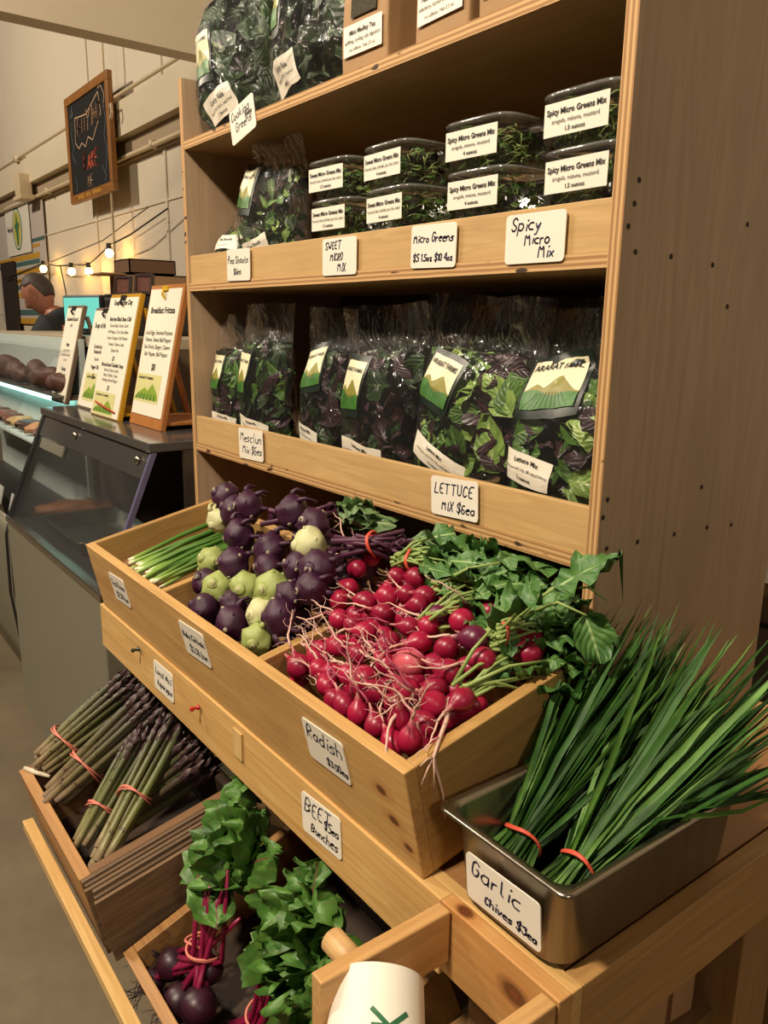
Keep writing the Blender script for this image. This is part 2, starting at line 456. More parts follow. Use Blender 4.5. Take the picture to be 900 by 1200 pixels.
for z0 in (1.873, 1.568, 1.197):
    m = MB(); lb(m, (XL + TH, 0, z0), (XR - TH, DP - .012, z0 + .018), faces={2: 1}); s_ = m.build('shelf_board', [PLYIN, EZ], sh)
    if z0 < 1.8:
        h = .060 if z0 > 1.5 else .064
        m = MB(); lb(m, (XL + TH, .003, z0 + .018), (XR - TH, .015, z0 + .018 + h)); m.build('shelf_lip', PLYX, sh, bevel=.0008)

# ------------------------------------------------------------------ the table under it
PX = wood('x', 'd6ae6e', 'bd8e4e', .5); PY = wood('y', 'b58a52', '9c713c', .55); PYD = wood('y', '8e6a40', '77552f', .6); PZ = wood('z', 'a27c4c', '8a6438', .6)
tb = thing('display_table', 'knotty pine table carrying the plywood shelf, with a low ledge for crates', 'table', T(-1.03, .08, 0))
tx, ty = -1.03, .08
def tbx(m, a, b, **k): return m.box((a[0] - tx, a[1] - ty, a[2]), (b[0] - tx, b[1] - ty, b[2]), **k)
m = MB(); tbx(m, (-1.66, -.268, .888), (-.405, .43, .900)); m.build('table_top', wood('y', 'a8794a', '94683c', .5), tb)
m = MB(); tbx(m, (-1.67, -.295, .806), (-.543, -.277, .902)); m.build('front_rail', PX, tb, bevel=.0015)
m = MB(); tbx(m, (-.543, -.295, .815), (-.379, -.277, .902))
m.build('front_rail', wood('x', 'cb9b5e', 'b27d45', .45, ((.596, -.366, .868, .016), (.528, -.366, .873, .005), (.515, -.366, .902, .008), (.561, -.366, .838, .004))), tb, bevel=.0015)
m = MB(); tbx(m, (-1.67, -.277, .806), (-.379, -.262, .9015)); m.build('frame_rail', PX, tb, bevel=.001)
m = MB(); tbx(m, (-.401, -.262, .80), (-.379, .44, .9015)); m.build('end_apron', PY, tb, bevel=.0015)
m = MB(); tbx(m, (-1.67, -.262, .80), (-1.648, .44, .9015)); m.build('end_apron', PY, tb, bevel=.0015)
m = MB(); tbx(m, (-1.648, .418, .80), (-.401, .44, .9015)); m.build('back_rail', PX, tb, bevel=.0015)
for (x, y) in ((-1.645, -.195), (-1.645, .33), (-.49, .095), (-.49, .33)):
    m = MB(); tbx(m, (x, y, 0), (x + .088, y + .088, .80 if x > -.6 or x < -1 else .80)); m.build('leg', PZ, tb, bevel=.002)
m = MB(); tbx(m, (-1.62, -.27, .34), (-.42, .40, .36)); m.build('lower_shelf', wood('x', '8c6c42', '755733', .6), tb)
m = MB(); tbx(m, (-1.545, -.514, .507), (-.50, -.494, .527)); m.build('front_ledge', wood('x', 'd9b374', 'c0924f', .5), tb, bevel=.0015)
for x in (-.62,):
    m = MB(); tbx(m, (x, -.494, .0), (x + .04, -.470, .527)); tbx(m, (x, -.47, .34), (x + .04, -.25, .36)); m.build('ledge_support', PZ, tb)
m = MB(); tbx(m, (-.62, -.22, .60), (-.43, .33, .62)); m.build('side_shelf', PYD, tb)
# square wood plug nailed on the rail
m = MB(); m.box((-.014, -.002, -.023), (.014, .001, .023)); o = m.build('wood_plug', wood('z', 'd8b67c', 'c79d5e', .6), None, bevel=.0005); o.location = (-1.015, -.2965, .868)
tag(o, 'small pale wooden plug tacked to the front rail', 'plug')
def pin(x, z, c, nm, label):
    t = thing('push_pin', label, 'push pin', frame((x, -.2955, z), (1, 0, 0), (0, 0, 1)), 'push pins')
    mm = MB(); mm.lathe([(.0001, .003), (.0045, .003), (.005, .0045), (.003, .006), (.0024, .012), (.0042, .0145), (.0045, .0165), (.003, .018), (.0001, .018)], 14)
    mm.build('pin_head', plain(nm, c, .3), t, True)
    mm = MB(); mm.lathe([(.0001, -.002), (.0006, -.002), (.0006, .004), (.0001, .004)], 8); mm.build('needle', steel('pin_steel', 'b0b0b0'), t)
pin(-1.429, .881, '1c2620', 'green_black_plastic', 'dark green push pin stuck in the front rail')
pin(-1.154, .873, 'b01818', 'red_plastic', 'red push pin stuck in the front rail')

# ------------------------------------------------------------------ the tilted three-bin produce box
A12 = radians(12.2)
BX = wood('x', 'cfa566', 'b58748', .5, ((1.02 - 1.651 + 1.651, 0, .094, .007), (1.035, 0, .060, .0065), (1.055, 0, .034, .006)))
BY = wood('y', 'bf9659', 'a67c45', .5)  # toned down: shade on the box's side face put into the wood colour
MBOX = T(-1.651, -.291, .902) @ Matrix.Rotation(A12, 4, 'X')
bx = thing('produce_box', 'pine box with three bins tipped toward the shopper in front of shelf', 'box', MBOX)
BW, BD, BH, BT = 1.073, .295, .145, .017
m = MB(); m.box((0, 0, 0), (BW, BT, BH)); m.build('front_board', BX, bx, bevel=.0015)
m = MB(); m.box((BT, BD - BT, 0), (BW - BT, BD, BH)); m.build('back_board', PYD and wood('x', 'b58f58', '9d7542', .55), bx, bevel=.001)
for x in (0, BW - BT):
    m = MB(); m.box((x, BT, 0), (x + BT, BD, BH)); m.build('side_board', BY, bx, bevel=.0015)
for x in (-1.298 + 1.651 - .009, -.937 + 1.651 - .009):
    m = MB(); m.box((x, BT, .006), (x + BT, BD - BT, BH - .012)); m.build('divider', BY, bx, bevel=.0015)
m = MB(); m.box((BT, BT, 0), (BW - BT, BD - BT, .006)); m.build('bottom_board', PYD, bx)
m = MB(); m.box((.03, .22, -.052), (BW - .03, .26, -.0)); m.build('riser_block', PYD, bx)

# ------------------------------------------------------------------ lower crates
CX = wood('x', 'b98a52', '9c6c3a', .55); CY = wood('y', '6e4c2c', '573a20', .65)
def crate(name, label, x0, x1, yf, zt, depth, hgt, tilt, th=.016, front=CX, side=CX):
    M = T(x0, yf, zt) @ Matrix.Rotation(tilt, 4, 'X') @ T(0, 0, -hgt)
    t = thing(name, label, 'crate', M, 'crates on the low ledge')
    W_ = x1 - x0
    m = MB(); m.box((0, 0, 0), (W_, th, hgt)); m.build('front_board', front, t, bevel=.0015)
    m = MB(); m.box((0, depth - th, 0), (W_, depth, hgt)); m.build('back_board', SHADE_W, t, bevel=.001)
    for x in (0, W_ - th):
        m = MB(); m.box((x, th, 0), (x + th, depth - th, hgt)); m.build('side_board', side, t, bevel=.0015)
    m = MB(); m.box((th, th, 0), (W_ - th, depth - th, .008)); m.build('bottom_board', SHADE_W, t)
    return t, M
SHADE_W = wood('x', '3c2919', '2e1f13', .7)  # crate backs and bottoms: shade inside the crates painted into the wood
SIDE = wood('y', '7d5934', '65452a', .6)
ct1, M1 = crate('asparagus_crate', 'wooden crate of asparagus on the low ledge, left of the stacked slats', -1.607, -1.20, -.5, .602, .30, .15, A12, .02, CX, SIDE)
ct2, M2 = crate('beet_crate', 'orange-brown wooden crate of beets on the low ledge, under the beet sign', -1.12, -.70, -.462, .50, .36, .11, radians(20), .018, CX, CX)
# thick stack of thin grey-brown boards between the crates
sl = thing('board_stack', 'stack of thin weathered brown boards on edge between the asparagus and beet crates', 'boards', T(-1.196, -.495, .602) @ Matrix.Rotation(A12, 4, 'X'))
rnd = random.Random(4)
for k in range(6):
    m = MB(); d = rnd.uniform(-.006, .006); m.box((k * .0085, .0 + d, -.14), (k * .0085 + .0076, .30 + d, .004 - .0035 * k + rnd.uniform(-.002, .002)))
    m.build('board', wood('y', ('7a6248', '6a523a', '86694a')[k % 3], '4a3624', .75), sl)
# cup holder frame and cup
ch = thing('cup_holder', 'pine bracket on the front rail holding a white paper cup', 'bracket', T(-.45, -.3, .9))
CHM = wood('y', 'cfa268', 'b5864c', .5)
m = MB(); m.box((-.093, -.158, -.062), (-.075, .003, .001)); m.build('arm', CHM, ch, bevel=.002)
m = MB(); m.box((.052, -.158, -.062), (.070, .003, .001)); m.build('arm', CHM, ch, bevel=.002)
m = MB(); m.tube([(-.137, -.105, -.022), (-.12, -.105, -.022), (-.093, -.105, -.022)], .0135, 18); d_ = m.build('dowel', wood('x', 'd9b27a', 'c0945a', .5), ch, True)
m = MB(); m.box((-.1395, -.109, -.026), (-.1368, -.100, -.0175)); m.build('dowel_socket', plain('dark_oak_plug', '5c3a1c', .7), d_)
ax_ = V((-.66, .58, .47)).normalized()
cup = thing('paper_cup', 'white paper cup with a green emblem resting in the pine bracket', 'cup', T(-.522, -.392, .872) @ ax_.to_track_quat('Z', 'Y').to_matrix().to_4x4() @ T(0, 0, -.115))
CUPM = plain('white_paper_cup', 'ece6d6', .55, 0, .02)
m = MB(); m.lathe([(.0535, -.02), (.056, -.024), (.056, -.017), (.053, -.015), (.0435, .113), (.0425, .116), (.0405, .1165), (.039, .111), (.0001, .111)], 48); m.build('cup_body', CUPM, cup, True)
gm = MB()
def _q(): 
    v = (cup.matrix_world.inverted() @ V((0, -.79, 1.5)))
    return math.atan2(v.y, v.x)
CUPQ = _q() + .25
def cupfn(a, b):   # upside-down print wrapped round the cup wall
    z = .062 - b; r = .053 - (z + .015) * .0742 + .0006
    q = CUPQ - a / .048
    return V((r * cos(q), r * sin(q), z))
for (x0, y0, x1, y1) in ((-.018, -.014, .018, .014), (-.018, .014, .018, -.014), (-.017, 0, .017, 0)):
    for i in range(6):
        a, b = i / 6, (i + 1) / 6; wx, wy = -(y1 - y0), (x1 - x0); l = sqrt(wx * wx + wy * wy); wx *= .0022 / l; wy *= .0022 / l
        pts = []
        for q, s_ in ((a, -1), (b, -1), (b, 1), (a, 1)): pts.append(cupfn(x0 + (x1 - x0) * q + wx * s_, y0 + (y1 - y0) * q + wy * s_))
        gm.add(pts, [(0, 1, 2, 3)])
put_text(gm, 'EN', -.020, .012, .011, cupfn)
gm.build('green_emblem', plain('green_print', '2f6b45', .5), cup)

# ------------------------------------------------------------------ steel pan
ST = steel('brushed_stainless', 'a59c8c', .30, 'z'); STD = steel('worn_stainless', '8d867a', .34, 'x')
pn = thing('steel_pan', 'deep stainless steel pan of chives on the table end beside shelf', 'pan', T(-.468, -.132, .9008))
def rr_loop(hx, hy, r, z, n=6): return [V((x, y, z)) for x, y in rrect(2 * hx, 2 * hy, r, n)]
loops = [rr_loop(.088, .163, .011, .106), rr_loop(.088, .163, .011, .1085), rr_loop(.085, .160, .011, .1095), rr_loop(.078, .153, .018, .1075), rr_loop(.0755, .150, .024, .103),
         rr_loop(.070, .144, .026, .012), rr_loop(.062, .136, .024, .004), rr_loop(.04, .10, .02, .003)]
outer = [rr_loop(.088, .163, .011, .106), rr_loop(.079, .154, .020, .104), rr_loop(.0768, .1515, .0255, .100), rr_loop(.0715, .1455, .0275, .010), rr_loop(.063, .137, .025, .0005), rr_loop(.04, .10, .02, 0)]
def loft(mb, Ls, flip=False, cap=True):
    n = len(Ls[0]); P = [p for L in Ls for p in L]
    F = [(k * n + i, k * n + (i + 1) % n, (k + 1) * n + (i + 1) % n, (k + 1) * n + i) for k in range(len(Ls) - 1) for i in range(n)]
    if cap: F.append(tuple(range((len(Ls) - 1) * n, len(Ls) * n)))
    if flip: F = [f[::-1] for f in F]
    mb.add(P, F)
m = MB(); loft(m, loops, True); loft(m, outer)
m.build('pan_body', ST, pn, True)
# ------------------------------------------------------------------ bags of greens
FILM = film('clear_bag_film', .012, .012, .8, 30.0, .09)
FILM2 = film('clear_bag_film_creased', .015, .016, 1.0, 42.0, .09)
CLEAR = film('clear_hard_plastic', .012, .03, .12, 14.0, .14)
LIDM = film('clear_lid_plastic', .07, .09, .10, 14.0, .10)
GREEN_D = leafmat('dark_green_leaf', '16270e', '26401a', '3a5226')
GREEN_M = leafmat('green_leaf', '31521c', '53782e', '7a9850')
GREEN_L = leafmat('pale_green_leaf', '618235', '87a34c', 'a9bb78')
PURP_L = leafmat('dark_red_leaf', '1f0f13', '32181e', '4a2a2e')
KALE_L = leafmat('kale_leaf', '1b2a16', '2f4726', '637650', .05)
STEM_G = plain('pale_green_stem', '8ea35a', .5)
LAB_W = plain('white_paper_label', 'e2dccb', .5, 0, .02)
LAB_D = plain('black_green_label', '16211a', .35, 0, .05)
LAB_C = plain('cream_label', 'ddd6b2', .45, 0, .03)
LAB_M1 = plain('olive_mountain_print', '857f34', .45, 0, .2, 60)
LAB_M2 = plain('green_field_print', '3c6e2a', .45, 0, .25, 60)
LAB_M3 = plain('deep_green_row_print', '244c1c', .45, 0, .1)
PRINT = plain('black_print', '171614', .6, 0, .02)

def patch(mb, fn, x0, y0, x1, y1, off, mat, n=6):
    mb.grid(lambda u, v: fn(x0 + (x1 - x0) * u, y0 + (y1 - y0) * v, off), n, n, mat, uvs=False)
def farm_label(fn, W, H, parent):
    """dark label with a cream panel, the farm's name and green hills; fn(x,y,off) maps label coords (centre origin) to 3d"""
    mb = MB()
    patch(mb, fn, -W / 2, -H / 2, W / 2, H / 2, .0012, 0, 8)
    lab = mb.build('farm_label', LAB_D, parent, True)
    mb = MB(); iw, y0, y1 = W * .43, -H * .36, H * .40
    patch(mb, fn, -iw, y0, iw, y1, .0019, 0, 8)
    def hills(hf, off, mat, a=-1.0, b=1.0, n=14, lo=None):
        mb.grid(lambda u, v: fn(iw * (a + (b - a) * u), y0 + v * (hf(u) * (y1 - y0)) , off), n, 3, mat, uvs=False)
    tri = lambda u, c, wd, h, base: base + max(0, h * (1 - abs(u - c) / wd))
    hills(lambda u: max(tri(u, .62, .34, .34, .30), tri(u, .2, .3, .22, .28)), .0024, 1)
    hills(lambda u: .34 - .10 * u + .06 * sin(u * 9), .0029, 2)
    for k in range(9):
        c = -.85 + k * .2
        P = [(c * .55, .30), (c * .8, .16), (c * 1.05, .02)]
        for (a, ya), (b, yb) in zip(P, P[1:]):
            a, b = max(-.99, min(.97, a)), max(-.99, min(.97, b)); d = .03
            mb.add([fn(iw * q, y0 + yy * (y1 - y0), .0033) for q, yy in ((a, ya), (a + d, ya), (b + d, yb), (b, yb))], [(0, 1, 2, 3)], 3)
    put_text(mb, 'ARARAT FARMS', 0, y0 + (y1 - y0) * .78, W * .118, lambda a, b: fn(a, b, .0034), 4, .018, .93)
    mb.build('farm_print', [LAB_C, LAB_M1, LAB_M2, LAB_M3, PRINT], lab, False)
def white_label(fn, W, H, lines, parent, rows=None):
    mb = MB(); patch(mb, fn, -W / 2, -H / 2, W / 2, H / 2, .0016, 0, 6)
    lab = mb.build('product_label', LAB_W, parent, False)
    mb = MB()
    for (body, yy, sz, bold) in lines:
        vs, _ = text2d(body, bold); wd = max(v[0] for v in vs) - min(v[0] for v in vs)
        sx = min(1.0, W * .92 / (wd * sz * H))
        put_text(mb, body, 0, yy * H - H / 2, sz * H, lambda a, b: fn(a, b, .0024), 0, bold, sx)
    mb.build('print', PRINT, lab)

def leaf_fill(parent, kind, inside, seed, n, size, zl=(.05, .85), clamp=None):
    """leaves packed inside a clear pack. inside(u,v,t)->point, u,v in [-1,1], t in [0,1]"""
    rnd = random.Random(seed); mb = MB()
    mats = {'mesclun': [GREEN_D, GREEN_M, PURP_L], 'lettuce': [GREEN_M, GREEN_L, PURP_L], 'kale': [KALE_L, GREEN_D, KALE_L], 'pea': [GREEN_M, GREEN_D, GREEN_L],
            'dark': [GREEN_D, PURP_L, PURP_L], 'micro': [GREEN_M, GREEN_L, PURP_L]}[kind]
    for k in range(n):
        u, t = rnd.uniform(-.93, .93), rnd.uniform(*zl); v = -rnd.uniform(.25, .88) if rnd.random() < .8 else rnd.uniform(0, .8)
        p = inside(u, v, t)
        d = V((rnd.gauss(0, 1), rnd.gauss(0, .35), rnd.gauss(.35, .9))); nn = V((u * .6 + rnd.gauss(0, .35), (-1 if v < 0 else 1), rnd.gauss(.1, .4)))
        L = size * rnd.uniform(.7, 1.25); Wd = L * rnd.uniform(.42, .75)
        q = rnd.random(); mi = 0 if q < .45 else (1 if q < .72 else 2)
        d.normalize()
        mb.leaf(V(p) - d * L * .5, d, nn, L, Wd, rnd.uniform(-.5, .9), rnd.uniform(.1, .5), .55 if kind in ('kale', 'lettuce') else .25, k + seed * 7, 5, 4, mi)
    if clamp: mb.v = [tuple(clamp(V(p))) for p in mb.v]
    return mb.build('leaves', mats, parent, True)

def make_bag(label, loc, W, H, D, rz, lean, roll, kind, seed, sticker, lab, topthin=.80, fm=None, nleaf=85, lsize=.07, amp=.005, group='clear bags of salad greens', fill=(.05, .80), round_=0.0):
    M = T(loc) @ rotz(radians(rz)) @ Matrix.Rotation(radians(lean), 4, 'X') @ Matrix.Rotation(radians(roll), 4, 'Y')
    t = thing('greens_bag', label, 'bag of greens', M, group)
    rnd = random.Random(seed)
    def wp(t_): return (1 - .16 * max(0, 1 - t_ / .12) ** 2) * (1 - round_ * (max(0, t_ - .5) / .5) ** 2)
    def dp(t_):
        a = min(1, .55 + .45 * (t_ / .25)) if t_ < .25 else 1
        b = 1 if t_ < .45 else max(.0, 1 - ((t_ - .45) / (topthin + .02 - .45)) ** 1.6) if t_ < topthin else 0
        return a * b * .97 + .03
    def surf(u, v, t_, off=0.0, wr=1.0):
        e = max(0.0, 1 - abs(u) ** 2.4) ** .55
        x = u * W / 2 * wp(t_); z = t_ * H; y = v * D / 2 * dp(t_) * e
        if t_ > topthin: y += .012 * sin(u * 3 + seed) * (t_ - topthin) / (1 - topthin)
        nz = noise.noise_vector(V((x * 17, z * 13 + seed * 5, v * 2))) * amp * wr
        nz2 = noise.noise_vector(V((x * 45, z * 30 + seed * 9, v * 2))) * amp * .35 * wr
        p = V((x, y, z)) + nz + nz2
        p.z = max(p.z, .0015)
        if off: p += V((u * .35, -1 if v <= 0 else 1, 0)).normalized() * off
        return p
    mb = MB()
    nu, nv = 22, 26
    mb.grid(lambda u, v: surf(u * 2 - 1, -1, v), nu, nv, 0, uvs=False)
    mb.grid(lambda u, v: surf(1 - u * 2, 1, v), nu, nv, 0, uvs=False)
    if topthin < .9:   # zip strip
        for tz in (.90, .925): mb.grid(lambda u, v: surf(u * 2 - 1, -1, tz + v * .012, .002), nu, 1, 0, uvs=False)
    mb.build('bag_film', fm or FILM, t, True)
    def clamp(p):
        t_ = max(.012, min(topthin * .93, p.z / H)); u = max(-.93, min(.93, p.x / (W / 2 * wp(t_)))); e = max(.02, 1 - abs(u) ** 2.4) ** .55
        v = max(-.90, min(.90, p.y / (D / 2 * dp(t_) * e))); return surf(u, v, t_)
    leaf_fill(t, kind, lambda u, v, t_: surf(u * .9, v * .92, t_, 0, .5), seed, nleaf, lsize, fill, clamp)
    def fn_for(cx, cz, rot):
        ca, sa = cos(radians(rot)), sin(radians(rot))
        def fn(a, b, off):
            x = cx + a * ca - b * sa; z = cz + a * sa + b * ca
            t_ = min(.995, max(.005, z / H)); u = max(-.985, min(.985, x / (W / 2 * wp(t_))))
            return surf(u, -1, t_, off)
        return fn
    if sticker: farm_label(fn_for(*sticker[:3]), sticker[3], sticker[4], t)
    if lab: white_label(fn_for(*lab[:3]), lab[3], lab[4], lab[5], t)
    return t

MIXL = lambda a: [(a, .70, .22, .02), ('red & green leaf, crisp, dill, oakleaf lettuces', .42, .15, .0), ('5 ounces', .14, .16, .02)]
MESL = [('Mesclun Mix', .70, .22, .02), ('lettuces, mustards and tender greens', .42, .15, .0), ('5 ounces', .14, .16, .02)]
zc = 1.2155
# back row first, dim behind the front bags
make_bag('clear bag of dark leaves in back row behind the third and fourth lettuce bags', (-1.17, .235, zc), .24, .325, .08, 4, -2, 0, 'dark', 31, None, None, .76, nleaf=40)
make_bag('clear bag of dark leaves in back row behind the wide lettuce bag', (-.90, .24, zc), .25, .33, .08, -5, -2, 0, 'dark', 32, None, None, .76, nleaf=40)
make_bag('clear bag of dark leaves in back row behind the rightmost lettuce bag', (-.725, .25, zc), .19, .32, .07, 0, -2, 0, 'dark', 33, None, None, .76, nleaf=40)
make_bag('clear bag of dark green mesclun standing against the left side of middle shelf', (-1.722, .060, zc), .15, .30, .08, 6, -3, 0, 'mesclun', 11, (-.036, .168, -2, .068, .100), (.005, .055, -8, .09, .034, MESL))
make_bag('clear bag of mesclun second from left, directly above the mesclun price card', (-1.572, .066, zc), .19, .325, .09, 4, -3, -1, 'mesclun', 12, (-.055, .172, -2, .075, .110), (.0, .058, -10, .115, .036, MESL))
make_bag('narrow clear bag of purple and green leaves, third from left on middle shelf', (-1.358, .085, zc), .185, .315, .085, -4, -3, 2, 'dark', 13, (-.02, .195, 12, .080, .100), (-.02, .058, -7, .095, .042, MESL))
make_bag('clear bag of dark red lettuce beside the wide lettuce bag, no price card below it', (-1.140, .070, zc), .225, .320, .095, 3, -3, -2, 'dark', 14, (-.055, .175, -3, .080, .115), (-.02, .055, -9, .115, .042, MIXL('Lettuce Mix')))
make_bag('wide clear zip bag of lettuce above the lettuce price card', (-.918, .070, zc), .25, .330, .10, 2, -3, 3, 'lettuce', 15, (-.055, .195, -11, .095, .088), (-.035, .072, -17, .135, .042, MIXL('Lettuce Mix')))
make_bag('clear bag of bright lettuce leaning against the tall side panel', (-.738, .072, zc), .205, .310, .095, -4, -4, 3, 'lettuce', 16, (-.015, .205, 12, .112, .090), (-.025, .082, -3, .100, .048, MIXL('Lettuce Mix')), .76)
# pea shoots
zb = 1.5865
make_bag('tall clear bag of pea shoots standing on the upper shelf above its price card', (-1.572, .090, zb), .235, .315, .11, 4, -2, 2, 'pea', 21, (-.055, .185, -4, .095, .110), (.01, .062, 16, .085, .040, [('Pea Shoots', .6, .26, .02), ('4 ounces', .2, .2, 0)]), .86, FILM2, 170, .034, .007, 'bags of pea shoots', (.05, .7), .35)
make_bag('small clear bag of pea shoots slumped in the left corner of the upper shelf', (-1.735, .060, zb), .115, .145, .075, 10, -14, 14, 'pea', 22, None, (-.005, .085, 14, .080, .036, [('Pea Shoots', .6, .26, .02), ('4 ounces', .2, .2, 0)]), .90, FILM2, 80, .03, .005, 'bags of pea shoots', (.05, .75), .4)
# kale on the top
za = 1.8915
KL = [('Curly Kale', .62, .22, .02), ('dark leaf kale, washed', .36, .16, 0), ('1 bunch', .12, .16, .02)]
make_bag('big clear bag of kale at left end of shelf top, by the cream wall', (-1.712, .105, za), .235, .335, .15, 22, -2, -5, 'kale', 41, (-.062, .165, 9, .085, .120), (-.01, .062, 18, .085, .050, KL), .93, FILM2, 95, .105, .010, 'bags of kale on shelf top', (.05, .85), .45)
make_bag('bulging clear bag of kale next to the brown paper bags on shelf top', (-1.40, .12, za), .30, .34, .17, 8, -2, 4, 'kale', 42, (-.105, .185, 7, .085, .120), (-.055, .058, 17, .105, .050, KL), .93, FILM2, 115, .11, .010, 'bags of kale on shelf top', (.05, .85), .3)

# brown paper tea bags
KRAFT = plain('brown_kraft_paper', 'a07e56', .75, 0, .10, 14, .15); KRAFTD = KRAFT
TEA = plain('dried_herb_leaves', '3b3424', .9, 0, .5, 240, .8)
def tea_bag(label, x, w_, seed, lines, window=True, rz=0):
    t = thing('paper_bag', label, 'paper bag', T(x, .062, za) @ rotz(radians(rz)), 'brown paper bags of tea')
    h, d = .235, .085; rnd = random.Random(seed)
    secs = []
    for z, kx, ky in ((0, .97, .96), (.004, 1, 1), (.05, 1, 1.03), (.11, .99, .98), (.16, .98, .72), (.20, .97, .30), (.222, .97, .10), (.235, .97, .07)):
        L = [V((x_, y_, z)) for x_, y_ in rrect(w_ * kx, max(.006, d * ky), min(.004, d * ky * .3), 2)]
        L = [p + noise.noise_vector(V((p.x * 30, p.y * 30, p.z * 25 + seed))) * .002 * (1 if z > .003 else 0) for p in L]
        secs.append(L)
    m = MB(); loft(m, [[V((0, 0, 0)) for _ in secs[0]]] + secs); m.build('bag_body', KRAFT, t, False)
    f = lambda a, b, off: V((a, -d / 2 * (1.03 if b < .1 else 1.03 - (b - .1) * 3.2) - .0012 - off, b))
    m = MB(); m.box((-w_ * .485, -.009, .222), (w_ * .485, -.0035, .241)); m.build('folded_top', KRAFT, t)
    white_label(lambda a, b, off: f(a, b + .051, off), w_ * .84, .045, lines, t)
    if window:
        m = MB(); P = [(-.032, .083), (.033, .083), (.036, .13), (.030, .155), (-.026, .155), (-.034, .13)]
        m.add([f(a, b, .0006) for a, b in P], [tuple(range(6))]); m.build('window', TEA, t)
    return t
tea_bag('brown paper bag of mint tea next to the kale, dark herb window showing', -1.140, .118, 1, [('Mint Medley Tea', .66, .22, .02), ('uplifting, cooling, aids digestion', .40, .19, 0), ('no caffeine  Net 2.5 oz', .14, .16, 0)], True, 2)
tea_bag('brown paper bag of tea in the middle of the three paper bags', -.950, .122, 2, [('Tea, Chest Rub II Tea', .66, .22, .02), ('elderberry, licorice & breathe easy', .40, .19, 0), ('no caffeine  Net 2.5 oz', .14, .16, 0)], True, -3)
tea_bag('brown paper bag of tea closest to the tall side panel', -.815, .122, 3, [('Calming Tea', .66, .22, .02), ('chamomile and lemon balm', .40, .19, 0), ('no caffeine  Net 2.5 oz', .14, .16, 0)], True, 0)

# clear tubs of micro greens
TW, THT = .128, .0655
def tub_fill(seed, kind):
    rnd = random.Random(seed); mb = MB()
    for k in range(150):
        a = rnd.uniform(0, 2 * pi); e = 3.4; c, d_ = cos(a), sin(a); kq = (abs(c) ** e + abs(d_) ** e) ** (-1 / e)
        r = kq * (TW / 2 - .007) * sqrt(rnd.uniform(.25, 1)) * .93
        p = V((r * c, r * d_, rnd.uniform(.006, .052)))
        if k % 2:
            d = V((rnd.gauss(0, 1), rnd.gauss(0, 1), rnd.gauss(.2, .6))).normalized()
            q = p + d * .022; q.x = max(-.054, min(.054, q.x)); q.y = max(-.054, min(.054, q.y)); q.z = max(.005, min(.056, q.z))
            mb.tube([p, (p + q) / 2 + V((0, 0, .003)), q], .0009, 4, 3)
        else:
            d = V((rnd.gauss(0, 1), rnd.gauss(0, 1), rnd.gauss(0, .4))); L = rnd.uniform(.010, .018)
            mb.leaf(p, d, V((c, d_, .6)), L, L * .75, .4, .2, .1, k, 3, 2, 0 if k % 6 else rnd.choice((1, 2)))
    return mb
TUBFILL = {}
def tub_shape():
    hw = TW / 2
    return [(.0001, .0005), (hw * .84, .0005), (hw * .88, .003), (hw * .97, .055), (hw * .985, .058)]
def tub_lid():
    hw = TW / 2
    return [(hw * .985, .0555), (hw * 1.03, .0560), (hw * 1.045, .058), (hw * 1.045, .0605), (hw * 1.02, .0625), (hw * .985, .0625), (hw * .97, .0605), (hw * .93, .0605), (hw * .92, .0640), (.0001, .0645)]
_tubmesh = {}
def tub(label, x, y, lev, kind, flavour, lines, rz=0, full=True):
    t = thing('greens_tub', label, 'plastic tub', T(x, y, zb + .0006 + lev * .0668) @ rotz(radians(rz)), 'clear tubs of micro greens')
    if 'body' not in _tubmesh:
        m = MB(); m.lathe(tub_shape(), 48, sq=5.0); _tubmesh['body'] = m.build('tub_body', CLEAR, t, True)
        m = MB(); m.lathe(tub_lid(), 48, sq=5.0); _tubmesh['lid'] = m.build('lid', LIDM, t, True)
    else:
        for k in ('body', 'lid'):
            o = _tubmesh[k].copy(); COL.objects.link(o); o.parent = t
    k = (kind, flavour)
    if k not in _tubmesh:
        _tubmesh[k] = tub_fill(flavour, kind).build('greens', [GREEN_M, GREEN_L, PURP_L, STEM_G], t, True)
    else:
        o = _tubmesh[k].copy(); COL.objects.link(o); o.parent = t
    if lines:
        hw = TW / 2
        def fn(a, b, off):
            z = .030 + b; r0 = hw * (.88 + .09 * (z - .003) / .052)
            e = 5.0; yy = -(max(1e-6, r0 ** e - abs(a) ** e)) ** (1 / e)
            return V((a, yy - .0006 - off, z))
        white_label(fn, .100, .039, lines, t)
SP = lambda o: [('Spicy Micro Greens Mix', .64, .25, .028), ('arugula, mizuna, mustard', .38, .19, 0), (o, .12, .19, .02)]
SW = lambda o: [('Sweet Micro Greens Mix', .64, .25, .028), ('broccoli, kale, kohlrabi, pac choi, tatsoi', .38, .19, 0), (o, .12, .19, .02)]
cols = [(-1.278, .098, 'pea bag', 'sweet', SW('1.5 ounces')), (-1.105, .098, 'left of the big spicy stack', 'sweet', SW('4 ounces')), (-.900, .098, 'third', 'spicy', SP('4 ounces')), (-.702, .090, 'panel', 'spicy', SP('1.5 ounces'))]
names = ['sweet micro greens stack beside the pea shoot bag', 'sweet micro greens stack next to spicy stacks', 'spicy micro greens stack marked four ounces', 'spicy micro greens stack touching the tall side panel']
for ci, (x, y, _, kind, lines) in enumerate(cols):
    for lev in range(3):
        lb_ = ('bottom tub in the ', 'middle tub of the ', 'top tub of the ')[lev] + names[ci]
        tub(lb_, x + (.004 * (lev % 2)), y + .003 * (lev == 1), lev, kind, ci * 3 % 5 + lev, lines, (2, -3, 1, -2)[ci] + lev)
for ci, x in enumerate((-1.18, -.985, -.785)):
    for lev in (1,):
        pass
